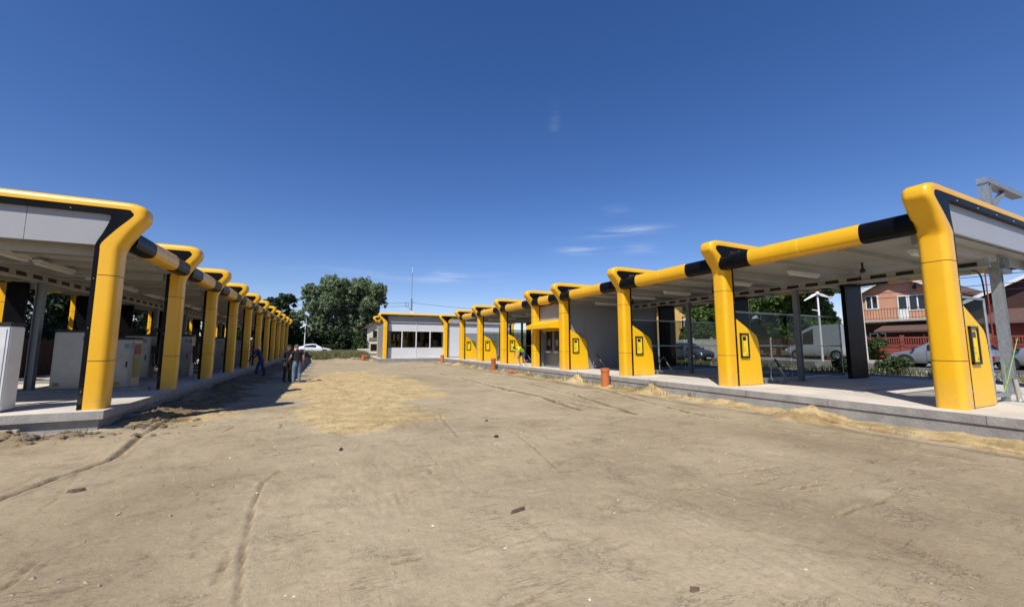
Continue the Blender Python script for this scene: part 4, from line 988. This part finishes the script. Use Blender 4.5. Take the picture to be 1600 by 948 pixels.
# ------------------------------------------------------------------ poles and wires
pol = thing('utility_pole', (12.7, 67, .4), 'brown utility pole with thin antenna above the far office roof', 'utility pole')
MB().use('wood').tube([(0, 0, 0), (0, 0, 9.2)], .17, 10, r1=.13).build('pole', parent=pol, smooth=True); MB().use('white').box(-.22, .3, -.2, .2, 6.4, 7.1).build('junction_box', parent=pol); MB().use('wire').tube([(0, 0, 9.2), (0, 0, 13.6)], .028, 6).build('antenna', parent=pol); MB().use('white').tube([(0, 0, 13.6), (0, 0, 14.5)], .03, 6).build('antenna_tip', parent=pol)
b = MB().use('wire'); b.tube([(-.75+.28*math.cos(a), 0, 8.1+.38*math.sin(a)) for a in np.linspace(0, 2*PI, 16)], .03, 5); b.tube([(-.5, 0, 7.8), (-.2, 0, 7.2)], .03, 5); b.build('cable_coil', parent=pol)
def cable(a, b_, sag, label, r=.025):
    a, b_ = Vector(a), Vector(b_); pts = [a.lerp(b_, t)-Vector((0, 0, sag*4*t*(1-t))) for t in np.linspace(0, 1, 14)]
    tag(MB().use('wire').tube(pts, r, 5).build('overhead_cable', smooth=True), label, 'cable', 'overhead cables')
cable((12.7, 67, 8.95), (-45, 70, 9.6), 1.6, 'upper cable running left from the pole behind the big trees')
cable((12.2, 67, 8.4), (-45, 69, 8.0), 1.5, 'lower cable running left from the coil on the pole')
cable((12.8, 67, 8.95), (36, 66, 8.6), .5, 'cable running right from the antenna pole over the far kiosks')
p2 = thing('utility_pole', (39, 16.75, .5), 'pale concrete pole with fittings in front of the salmon house', 'utility pole')
MB().use('whitefence').tube([(0, 0, 0), (0, 0, 7.2)], .24, 8, r1=.15).build('pole', parent=p2, smooth=True)
b = MB().use('iron'); b.box(-.5, .5, -.06, .06, 6.5, 6.62); b.box(-.06, .06, -.45, .45, 6.05, 6.15); b.ball((.3, 0, 6.7), .12, 5); b.ball((-.4, 0, 6.72), .12, 5); b.ball((.1, -.3, 6.3), .18, 5); b.ball((0, .3, 5.6), .14, 5); b.build('insulators', parent=p2)
for q, (z, lb) in enumerate([(7.2, 'topmost'), (6.9, 'second'), (6.3, 'third'), (5.9, 'lowest')]):
    cable((39, 16.7, z-.5), (39.5, -22, z+.4), .5, '%s of the cables crossing the sky at the right edge' % lb, .022)
sl_ = thing('street_lamp', (36.2, 9.2, .5), 'thin red street pole seen beside the nearest post', 'pole'); MB().use('redp').tube([(0, 0, 0), (0, 0, 5.6), ], .035, 8).build('mast', parent=sl_, smooth=True); MB().use('wire').tube(catmull([(0, 0, 5.6), (-.05, .1, 6.3), (-.3, .5, 6.7)], 3), .035, 6).build('arm', parent=sl_, smooth=True)

# ------------------------------------------------------------------ cars
def car(loc, rz, L_, Wd, prof, roofprof, m, label, wheels, wr=.32, name='parked_car', cat='car', group=None, van=False, pillars=(), sidewin=None):
    """prof: (x, zlow, belt) along the length; roofprof: dict x -> roof z (cabin stations)"""
    t = thing(name, loc, label, cat, group, rz)
    ring_ = []; hw = Wd/2
    for x, zl, belt, wf in prof:
        w_ = hw*wf; rz_ = roofprof.get(x)
        cab = rz_ is not None
        wi = (w_*.80 if not van else w_*.90)
        gt = .30 if van else .13
        if cab: tt = (rz_-gt-belt)/(rz_-.06-belt); top = [(w_*.96+(wi-w_*.96)*tt, rz_-gt), (wi, rz_-.06), (wi*.8, rz_), (0, rz_+.015)]
        else: top = [(w_*.92, belt+.015), (w_*.86, belt+.03), (w_*.6, belt+.045), (0, belt+.06)]
        half = [(0, zl), (w_*.88, zl), (w_*.98, zl+.14), (w_, (zl+belt)/2+.05), (w_*.96, belt)]+top
        ring_.append((x, half, cab))
    nh = 9
    body = MB().use(m); glass = MB().use('carglass'); trim = MB().use('rubber')
    for (xa, ha, ca), (xb, hb, cb) in zip(ring_, ring_[1:]):
        for sgn in (1, -1):
            for k in range(nh-1):
                q = [(xa, sgn*ha[k][0], ha[k][1]), (xb, sgn*hb[k][0], hb[k][1]), (xb, sgn*hb[k+1][0], hb[k+1][1]), (xa, sgn*ha[k+1][0], ha[k+1][1])]
                isg = False
                if k == 4 and ca and cb and not (xa, xb) in pillars: isg = True if sidewin is None else (xa >= sidewin[0]-1e-6 and xb <= sidewin[1]+1e-6)
                if ca != cb and k >= 6 and not (van and xa < 0): isg = True
                tgt = glass if isg else body
                if k == 0: tgt = trim
                tgt.add(q, [(0, 1, 2, 3)])
    for e in (0, -1):
        x, h, c = ring_[e]; pts = [(x, p[0], p[1]) for p in h]+[(x, -p[0], p[1]) for p in h[::-1]]
        body.add(pts, [tuple(range(len(pts)))])
    bo = body.build('body', parent=t, smooth=True); glass.build('window', parent=t, smooth=False); trim.build('underbody', parent=t)
    xf = prof[-1][0]; zf = prof[-1][2]
    for s in (1, -1):
        MB().use('headl').box(xf-.22, xf-.02, min(s*hw*.5, s*hw*.86), max(s*hw*.5, s*hw*.86), zf-.14, zf+.0).build('headlight', parent=t, bevel=.03)
        MB().use('redl').box(prof[0][0]-.01, prof[0][0]+.1, min(s*hw*.66, s*hw*.9), max(s*hw*.66, s*hw*.9), prof[0][2]-.25, prof[0][2]-.02).build('tail_light', parent=t, bevel=.02)
        MB().use('rubber').ball((wheels[1]-.42 if not van else wheels[1]-.15, s*(hw+.06), prof[len(prof)//2][2]+.1), .1, 5, (.8, 1, .7)).build('wing_mirror', parent=t, smooth=True)
        for wx in wheels:
            R4 = None
            a = MB().use('rubber'); 
            a.tube([(wx, s*(hw-.28), wr+.02), (wx, s*(hw+.004), wr+.02)], wr+.075, 24); a.build('wheel_arch', parent=t)
            wt = MB().use('tyre'); wt.tube([(wx, s*(hw-.2), wr), (wx, s*(hw-.0), wr), (wx, s*(hw+.02), wr)], [wr, wr, wr*.93], 24); wt = wt.build('wheel', parent=t, smooth=True)
            rm = MB().use('rim')
            for k in range(5):
                an = k*2*PI/5+.3; rm.tube([(wx, s*(hw+.028), wr), (wx+math.cos(an)*wr*.6, s*(hw+.028), wr+math.sin(an)*wr*.6)], .035, 5)
            rm.tube([(wx, s*(hw+.015), wr), (wx, s*(hw+.03), wr)], wr*.18, 10)
            rm.tube([(wx+wr*.63*math.cos(q), s*(hw+.024), wr+wr*.63*math.sin(q)) for q in np.linspace(0, 2*PI, 21)], .022, 5)
            rm.build('rim', parent=wt)
    MB().use('blackp').box(xf-.05, xf+.012, -hw*.38, hw*.38, zf-.18, zf-.08).build('grille', parent=t); MB().use('white').box(xf+.0, xf+.018, -.26, .26, zf-.36, zf-.26).build('number_plate', parent=t)
    MB().use('rubber').box(xf-.1, xf+.01, -hw*.7, hw*.7, prof[-1][1]+.02, prof[-1][1]+.12).build('bumper_grille', parent=t)
    for px in (.35, -.65):
        MB().use('rubber').box(px-.004, px+.004, hw*.985, hw*1.004, .38, .9).build('door_seam', parent=t)
    return t
hp = [(-2.1,.42,.74,.86), (-1.98,.32,.97,.94), (-1.8,.27,1.0,.97), (-1.3,.24,.99,1), (-.3,.24,.965,1), (.35,.24,.95,1), (1.08,.25,.93,1), (1.6,.26,.85,.97), (1.95,.28,.74,.9), (2.1,.32,.60,.8)]
HR = {-1.8: 1.24, -1.3: 1.44, -.3: 1.51, .35: 1.42}
car((27.2, 23.75, .46), -PI/2, 4.25, 1.75, hp, HR, 'car_grey', 'grey blue hatchback driving on the road beyond the third right hand bay', (-1.3, 1.3), name='hatchback')
car((31.6, 10.0, .46), PI/2, 4.3, 1.78, hp, HR, 'car_silver', 'silver car whose nose shows left of the nearest yellow post', (-1.3, 1.3), .33, group='silver cars across the road')
car((32.6, 6.4, .46), PI/2+.0, 4.3, 1.78, hp, HR, 'car_silver', 'silver car seen through glass right of the nearest kiosk', (-1.3, 1.3), .33, group='silver cars across the road')
sed = [(-2.3,.42,.82,.85), (-2.2,.32,.98,.92), (-1.75,.26,1.02,.97), (-1.2,.25,1.0,1), (-.9,.24,.98,1), (-.1,.24,.96,1), (.35,.24,.94,1), (1.05,.25,.92,1), (1.7,.26,.80,.96), (2.1,.28,.70,.88), (2.28,.32,.56,.78)]
car((-1.6, 61.2, .52), 0, 4.6, 1.8, sed, {-1.2: 1.24, -.9: 1.38, -.1: 1.46, .35: 1.40}, 'car_white', 'white sedan on the far road in front of the big trees', (-1.4, 1.4), name='sedan')
vp = [(-2.05,.4,1.1,.95), (-2.0,.32,1.3,.99), (-.8,.3,1.3,1), (.35,.3,1.28,1), (1.2,.3,1.26,1), (1.9,.3,1.18,.98), (2.45,.32,1.02,.92), (2.75,.36,.85,.82)]
car((38.6, 19.3, .54), PI/2, 4.8, 2.0, vp, {-2.0: 2.9, -.8: 2.95, .35: 2.92, 1.2: 2.5}, 'van_grey', 'pale high roof van parked beyond the white wind turbine', (-1.25, 1.75), .36, name='parked_van', cat='van', van=True, sidewin=(.35, 1.2))

# ------------------------------------------------------------------ fences and houses
rf = thing('concrete_fence', (42, 12, .5), 'dark red concrete panel fence in front of the salmon house', 'fence')
b = MB().use('redfence')
for k, y in enumerate(np.arange(1.4, 22, 2.35)):
    p = MB().use('redfence'); p.box(41.9, 42.1, y-.11, y+.11, .4, 2.55); p.build('post', parent=rf, world=True)
    q = MB().use('redfence'); q.box(41.97, 42.03, y+.115, y+2.235, .4, 1.75)
    q.box(41.95, 42.05, y+.115, y+2.235, 2.28, 2.40); q.box(41.955, 42.045, y+.115, y+2.235, 1.752, 1.83)
    for j in range(14):
        hh = 2.279; q.box(41.975, 42.025, y+.2+j*.145, y+.255+j*.145, 1.832, hh)
    for z in (.8, 1.28): q.box(41.96, 41.968, y+.2, y+2.15, z, z+.04)
    q.build('fence_panel', parent=rf, world=True)
wf = thing('concrete_fence', (38, 33, .5), 'pale concrete fence behind the grey hatchback', 'fence')
for k, y in enumerate(np.arange(25, 47, 2.4)):
    p = MB().use('whitefence'); p.box(37.9, 38.1, y-.1, y+.1, .4, 2.6); p.build('post', parent=wf, world=True)
    q = MB().use('whitefence'); q.box(37.97, 38.03, y+.105, y+2.295, .4, 2.3); q.box(37.95, 38.05, y+.105, y+2.295, 2.302, 2.42)
    for z in (.95, 1.45, 1.9): q.box(37.955, 37.968, y+.2, y+2.2, z, z+.05)
    q.build('fence_panel', parent=wf, world=True)
bf = thing('slat_fence', (41, 24, .5), 'dark brown slatted fence and gate behind the van', 'fence')
for k, y in enumerate(np.arange(20.5, 25.5, 2.4)):
    b = MB().use('brown')
    for z in np.arange(.55, 2.4, .17): b.box(41, 41.04, y+.06, y+2.34, z, z+.12)
    b.build('slat_panel', parent=bf, world=True)
    MB().use('whitefence').box(40.95, 41.09, y-.05, y+.05, .4, 2.55).build('post', parent=bf, world=True)
# left boundary: dark fence behind the left canopy
lf = thing('board_fence', (-12.2, 30, .3), 'dark board fence below the trees behind the left canopy', 'fence')
for k, y in enumerate(np.arange(8, 58, 5)):
    b = MB().use('brown')
    for j in range(24): b.box(-12.22, -12.19, y+.05+j*.206, y+.05+j*.206+.19, .2, 1.95+.05*((j*7) % 3))
    b.build('board_panel', parent=lf, world=True); MB().use('iron').box(-12.3, -12.23, y-.04, y+.04, .1, 1.9).build('post', parent=lf, world=True)

def gable_house(name, x0, x1, y0, y1, zb, eav, ridge, wallm, tilem, label, axis_='x', over=.5):
    t = thing(name, ((x0+x1)/2, (y0+y1)/2, zb), label, 'house')
    if axis_ == 'x':   # ridge along x, gable faces -x
        ym = (y0+y1)/2; MB().use(wallm).prism([(y0, zb-.3), (y1, zb-.3), (y1, eav), (ym, ridge), (y0, eav)], 'x', x0, x1).build('wall', parent=t, world=True)
        k = (ridge-eav)/(ym-y0); o = over
        MB().use(tilem).prism([(y0-o, eav-o*k+.02), (ym, ridge+.02), (y1+o, eav-o*k+.02), (y1+o, eav-o*k+.22), (ym, ridge+.22), (y0-o, eav-o*k+.22)], 'x', x0-.7, x1+.3).build('roof', parent=t, world=True)
        bg_ = MB().use('wframe'); bg_.prism([(y0-o-.02, eav-o*k-.1), (ym, ridge-.1), (y1+o+.02, eav-o*k-.1), (y1+o+.02, eav-o*k+.2), (ym, ridge+.2), (y0-o-.02, eav-o*k+.2)], 'x', x0-.74, x0-.702); bg_.build('bargeboard', parent=t, world=True)
    else:
        xm = (x0+x1)/2; MB().use(wallm).prism([(x0, zb-.3), (x1, zb-.3), (x1, eav), (xm, ridge), (x0, eav)], 'y', y0, y1).build('wall', parent=t, world=True)
        k = (ridge-eav)/(xm-x0); o = over
        MB().use(tilem).prism([(x0-o, eav-o*k+.02), (xm, ridge+.02), (x1+o, eav-o*k+.02), (x1+o, eav-o*k+.22), (xm, ridge+.22), (x0-o, eav-o*k+.22)], 'y', y0-.5, y1+.5).build('roof', parent=t, world=True)
    return t
def win_x(t, x, y0, y1, z0, z1, mull=1, door=False):
    """window in a wall whose face looks to -x"""
    f = MB().use('wframe'); e = .09
    f.box(x-.05, x+.02, y0, y0+e, z0, z1); f.box(x-.05, x+.02, y1-e, y1, z0, z1); f.box(x-.05, x+.02, y0+e, y1-e, z0, z0+e); f.box(x-.05, x+.02, y0+e, y1-e, z1-e, z1)
    for k in range(mull): ym = y0+(y1-y0)*(k+1)/(mull+1); f.box(x-.052, x+.02, ym-.05, ym+.05, z0+e, z1-e)
    if door: f.box(x-.045, x+.02, y0+e, y1-e, z0+e, z0+(z1-z0)*.42)
    o = f.build('door' if door else 'window', parent=t, world=True)
    MB().use('carglass').box(x-.03, x-.01, y0+e*.5, y1-e*.5, z0+e*.5, z1-e*.5).build('pane', parent=o, world=True)
hs = gable_house('salmon_house', 50, 60, 14.9, 21.9, .5, 6.6, 8.5, 'plaster_or', 'tile_brown', 'salmon two storey house with white balcony door and iron railing', 'x', .9)
win_x(hs, 50, 19.95, 21.0, 5.35, 6.75, 1); win_x(hs, 50, 17.75, 18.5, 4.25, 6.5, 0, True); win_x(hs, 50, 16.4, 17.7, 5.0, 6.5, 1); win_x(hs, 50, 19.6, 20.9, 1.9, 2.95, 1)
MB().use('kerb').box(48.7, 49.99, 14.6, 21.4, 4.0, 4.2).build('balcony', parent=hs, world=True)
b = MB().use('iron'); b.box(48.72, 48.76, 14.6, 21.4, 5.2, 5.25); b.box(48.72, 48.76, 14.6, 21.4, 4.3, 4.34)
for y in np.arange(14.65, 21.4, .22): b.box(48.73, 48.75, y, y+.025, 4.2, 5.2)
b.build('balcony_railing', parent=hs, world=True)
MB().use('brown').box(50-.004, 50.0-.002, 14.7, 22.1, .6, 3.9).build('brown_plinth', parent=hs, world=True)  # brown band at the base of the house wall
MB().use('tile_brown').prism([(47.2, 2.95), (49.9, 3.75), (49.9, 3.9), (47.2, 3.1)], 'y', 12.5, 19.4).build('porch_roof', parent=hs, world=True)
for y in (12.8, 16, 19.1): MB().use('brown').box(47.4, 47.55, y-.07, y+.07, .4, 3.0).build('porch_post', parent=hs, world=True)
b = MB().use('iron'); b.box(49.6, 49.95, 17.05, 17.2, 7.0, 7.35); b.tube([(49.75, 17.1, 7.3), (49.55, 16.9, 7.6)], .06, 6); b.build('wall_lamp', parent=hs, world=True)
h2 = gable_house('brick_house', 51, 62, 5.2, 14.2, .5, 5.4, 7.7, 'brown', 'tile_grey', 'dark brown house with white bargeboard behind the nearest kiosk', 'x', 1.2)
MB().use('redfence').box(46, 46.3, -2, 12.3, .5, 3.3).build('porch_wall', parent=h2, world=True); MB().use('tile_brown').prism([(45, 3.3), (50.9, 4.6), (50.9, 4.75), (45, 3.45)], 'y', -2, 12.4).build('porch_roof', parent=h2, world=True)
h3 = gable_house('yellow_house', 48, 58, 38.5, 49.5, .5, 5.6, 9.4, 'plaster_ye', 'tile_purple', 'yellow house with purple brown roof left of the green trees', 'x', .9)
win_x(h3, 48, 44.6, 46.0, 4.4, 6.0, 1); win_x(h3, 48, 41.5, 42.6, 4.2, 5.6, 1); win_x(h3, 48, 44.6, 46.2, 1.6, 2.9, 1)
h4 = gable_house('cream_house', 6.0, 14.0, 69, 76, .4, 4.7, 6.9, 'plaster_wh', 'tile_brown', 'cream house with brown tiled roof behind the far office', 'y', .5)
b = MB().use('brown'); b.box(6.3, 7.6, 68.94, 68.99, 2.5, 2.62); b.box(6.3, 7.6, 68.9, 68.94, 3.0, 3.05)
for q in range(8): b.box(6.3+q*.17, 6.33+q*.17, 68.9, 68.95, 2.62, 3.0)
b.build('balcony_railing', parent=h4, world=True); MB().use('carglass').box(6.6, 7.6, 68.93, 68.995, .9, 2.0).build('window', parent=h4, world=True); MB().use('carglass').box(6.9, 7.5, 68.93, 68.995, 3.1, 4.2).build('window', parent=h4, world=True)
lw = MB().use('plaster_wh'); lw.box(.9, 3.3, 58.1, 58.35, .2, .95); tag(lw.build('low_wall'), 'low pale concrete block in the grass right of the white sedan', 'wall')
lw = MB().use('plaster_wh'); lw.box(4.4, 6.2, 66.5, 66.7, .3, 1.25); tag(lw.build('low_wall'), 'low cream garden wall in front of the cream house', 'wall')

# ------------------------------------------------------------------ people
def person(loc, rz, J, bones, label, cat='person', hair='hair', nose=True, extra=None, face=(0, 1, 0)):
    """J: joints name -> (pos, radius); bones: (a, b, material)"""
    names = list(J); idx = {n: i for i, n in enumerate(names)}
    me = bpy.data.meshes.new('body'); me.from_pydata([J[n][0] for n in names], [(idx[a], idx[b]) for a, b, _ in bones], [])
    tmp = bpy.data.objects.new('tmp_body', me); COL.objects.link(tmp)
    sk = tmp.modifiers.new('s', 'SKIN'); sk.use_smooth_shade = True
    if not me.skin_vertices: 
        bpy.context.view_layer.objects.active = tmp
    for n, sv in zip(names, me.skin_vertices[0].data):
        sv.radius = (J[n][1], J[n][1]) if not isinstance(J[n][1], tuple) else J[n][1]; sv.use_root = n == 'pelvis'
    sb = tmp.modifiers.new('u', 'SUBSURF'); sb.levels = 2; sb.render_levels = 2
    bpy.context.view_layer.update()
    dg = bpy.context.evaluated_depsgraph_get(); em = bpy.data.meshes.new_from_object(tmp.evaluated_get(dg))
    bpy.data.objects.remove(tmp); bpy.data.meshes.remove(me)
    mats = []
    for _, _, m in bones:
        if m not in mats: mats.append(m)
    for m in ('skin',):
        if m not in mats: mats.append(m)
    em.materials.clear()
    for m in mats: em.materials.append(M[m])
    for f in em.polygons:
        c = f.center; best = None
        for a, b_, m in bones:
            A, B = Vector(J[a][0]), Vector(J[b_][0]); t = max(0, min(1, (c-A).dot(B-A)/max(1e-9, (B-A).length_squared)))
            ra = J[a][1] if not isinstance(J[a][1], tuple) else max(J[a][1]); rb = J[b_][1] if not isinstance(J[b_][1], tuple) else max(J[b_][1])
            dd = (c-A.lerp(B, t)).length-(ra+(rb-ra)*t)
            if best is None or dd < best[0]: best = (dd, m)
        f.material_index = mats.index(best[1]); f.use_smooth = True
    # nose, ears, fingers joined into the same mesh
    b = MB(); b.v = [tuple(v.co) for v in em.vertices]; b.f = [list(p.vertices) for p in em.polygons]; b.mats = list(mats); b.m = [p.material_index for p in em.polygons]
    H = Vector(J['head'][0]); fd = Vector(face).normalized(); sd = fd.cross(Vector((0, 0, 1))).normalized(); upv = sd.cross(fd)
    b.use('skin'); b.ball(H+fd*.105-upv*.01, .018, 5, (1, 1, 1.3))
    for s in (1, -1):
        b.ball(H+sd*s*.083-upv*.01, .026, 5, (.7, .7, 1.2))
    b.use('darkshoe')
    for s in (1, -1): b.ball(H+fd*.088+sd*s*.034+upv*.02, .009, 4)
    b.use('skin')
    for s in ('l', 'r'):
        if 'hand'+s in J:
            hd = Vector(J['hand'+s][0]); wr = Vector(J['wrist'+s][0]); dr = (hd-wr).normalized(); sp = dr.cross(fd)
            sp = sp.normalized() if sp.length > .1 else dr.cross(Vector((1, 0, 0))).normalized()
            for k, ln in enumerate((.075, .088, .082, .062)):
                o_ = hd+sp*(k-1.5)*.02; b.tube([o_-dr*.02, o_+dr*ln*.5, o_+dr*ln+fd*.012], [.010, .009, .007], 6)
            o_ = hd-dr*.04-sp*.03; b.tube([o_, o_-sp*.03+dr*.03, o_-sp*.035+dr*.06], [.011, .010, .008], 6)
    t = thing('person', loc, label, cat, None, rz)
    ob = b.build('body', parent=t, smooth=False, fix=False)
    for f in ob.data.polygons: f.use_smooth = True
    hb = MB().use(hair); hb.ball(H-fd*.022+upv*.03, .098, 8, (.90, .98, .98)); hb.build('hair', parent=t, smooth=True)
    if extra: extra(t)
    return t
def standing(top, sleeve, legs, shoe, armpose, lean=0., headd=(0, 0)):
    J = dict(pelvis=((0, 0, .96), (.155, .115)), waist=((0, .0+lean*.15, 1.10), (.145, .105)), chest=((0, lean*.5, 1.32), (.175, .12)), neck0=((0, lean*.7, 1.47), (.085, .075)), neck=((headd[0]*.4, lean*.8+headd[1]*.4, 1.53), .058), head=((headd[0], lean+headd[1], 1.63), (.082, .095)), crown=((headd[0], lean+headd[1], 1.69), .075))
    B = [('pelvis', 'waist', top), ('waist', 'chest', top), ('chest', 'neck0', top), ('neck0', 'neck', 'skin'), ('neck', 'head', 'skin'), ('head', 'crown', 'skin')]
    for s, k in (('l', -1), ('r', 1)):
        sh, el, wr, hd = armpose[s]
        J['sh'+s] = ((k*.19, lean*.6, 1.43), .068); J['el'+s] = (el, .046); J['wrist'+s] = (wr, .031); J['hand'+s] = (hd, (.042, .024))
        J['mid'+s] = (tuple((Vector(J['sh'+s][0])+Vector(el))/2), .054)
        B += [('chest', 'sh'+s, top), ('sh'+s, 'mid'+s, top), ('mid'+s, 'el'+s, sleeve), ('el'+s, 'wrist'+s, sleeve), ('wrist'+s, 'hand'+s, 'skin')]
        J['hip'+s] = ((k*.095, 0, .86), .106); J['knee'+s] = ((k*.115, .03, .49), .078); J['calf'+s] = ((k*.12, .0, .34), .073); J['ank'+s] = ((k*.125, -.02, .10), .060); J['heel'+s] = ((k*.125, -.04, .045), .04); J['toe'+s] = ((k*.145, .15, .035), .036)
        B += [('pelvis', 'hip'+s, legs), ('hip'+s, 'knee'+s, legs), ('knee'+s, 'calf'+s, legs), ('calf'+s, 'ank'+s, legs), ('ank'+s, 'heel'+s, shoe), ('heel'+s, 'toe'+s, shoe)]
    return J, B
# man in black t-shirt, back to us, left hand out
J, B = standing('tee', 'skin', 'jeans', 'shoe', dict(l=(None, (-.27, .06, 1.16), (-.30, .30, 1.0), (-.31, .37, .95)), r=(None, (.27, -.02, 1.14), (.27, .08, .90), (.27, .11, .83))), .03, (-.03, .07))
person((-1.18, 20.7, 0), .35, J, B, 'man in black t-shirt and blue jeans standing with his back to the camera', hair='greyhair', face=(-.2, 1, -.3))
J, B = standing('navy', 'navy', 'brownc', 'darkshoe', dict(l=(None, (-.26, .05, 1.16), (-.22, .28, 1.05), (-.18, .35, 1.03)), r=(None, (.26, .04, 1.14), (.20, .25, 1.0), (.16, .33, .98))), .05, (.0, .05))
person((-1.62, 21.6, 0), -2.6, J, B, 'man in dark clothes in the shade facing the man in jeans', face=(0, 1, -.2))
def bending(top, sleeve, legs, shoe, shin):
    J = dict(pelvis=((0, -.12, .90), (.15, .12)), waist=((0, .06, 1.02), (.14, .11)), chest=((0, .30, 1.12), (.17, .125)), neck0=((0, .45, 1.14), (.085, .075)), neck=((0, .51, 1.13), .058), head=((0, .61, 1.10), (.085, .09)), crown=((0, .66, 1.11), .075))
    B = [('pelvis', 'waist', top), ('waist', 'chest', top), ('chest', 'neck0', top), ('neck0', 'neck', 'skin'), ('neck', 'head', 'skin'), ('head', 'crown', 'skin')]
    for s, k in (('l', -1), ('r', 1)):
        J['sh'+s] = ((k*.18, .40, 1.10), .066); J['mid'+s] = ((k*.21, .42, .97), .053); J['el'+s] = ((k*.22, .40, .84), .045); J['wrist'+s] = ((k*.16, .46, .60), .031); J['hand'+s] = ((k*.15, .48, .53), (.04, .026))
        B += [('chest', 'sh'+s, top), ('sh'+s, 'mid'+s, top), ('mid'+s, 'el'+s, sleeve), ('el'+s, 'wrist'+s, sleeve), ('wrist'+s, 'hand'+s, 'skin')]
        st = .1*k
        J['hip'+s] = ((k*.095, -.10, .83), .098); J['knee'+s] = ((k*.13, .05+st, .48), .064); J['calf'+s] = ((k*.13, -.01+st, .33), .057); J['ank'+s] = ((k*.13, -.05+st, .10), .043); J['heel'+s] = ((k*.13, -.07+st, .045), .04); J['toe'+s] = ((k*.14, .12+st, .035), .036)
        B += [('pelvis', 'hip'+s, legs), ('hip'+s, 'knee'+s, legs), ('knee'+s, 'calf'+s, shin), ('calf'+s, 'ank'+s, shin), ('ank'+s, 'heel'+s, shoe), ('heel'+s, 'toe'+s, shoe)]
    return J, B
J, B = bending('vest', 'skin', 'shorts', 'white', 'skin')
def tape(t):
    b = MB().use('reflect')
    b.tube([(.15*math.cos(a), .12+.07*math.sin(a)*.6, 1.05+.125*math.sin(a)) for a in np.linspace(0, 2*PI, 17)], .013, 5); b.build('reflective_tape', parent=t)
person((11.28, 22.6, SL), PI/2+.25, J, B, 'worker in bright yellow vest and shorts bending over beside a kiosk', face=(0, 1, -.5), extra=tape)
J, B = standing('bluework', 'bluework', 'bluework', 'darkshoe', dict(l=(None, (-.27, .36, 1.12), (-.20, .52, .92), (-.17, .56, .85)), r=(None, (.27, .36, 1.12), (.18, .54, .95), (.15, .58, .88))), .30, (.0, .10))
J['pelvis'] = ((0, -.06, .95), J['pelvis'][1]); J['head'] = ((0, .44, 1.55), J['head'][1]); J['crown'] = ((0, .46, 1.61), J['crown'][1]); J['neck'] = ((0, .34, 1.49), .058)
for q, e in (('l', .16), ('r', -.14)):
    for nm in ('knee', 'calf', 'ank', 'heel', 'toe'): p = J[nm+q]; J[nm+q] = ((p[0][0], p[0][1]+e*(1 if nm != 'knee' else .6), p[0][2]), p[1])
person((-3.30, 26.3, 0), PI/2-.2, J, B, 'worker in blue overalls leaning forward in the shade of the left canopy', face=(0, 1, -.5))
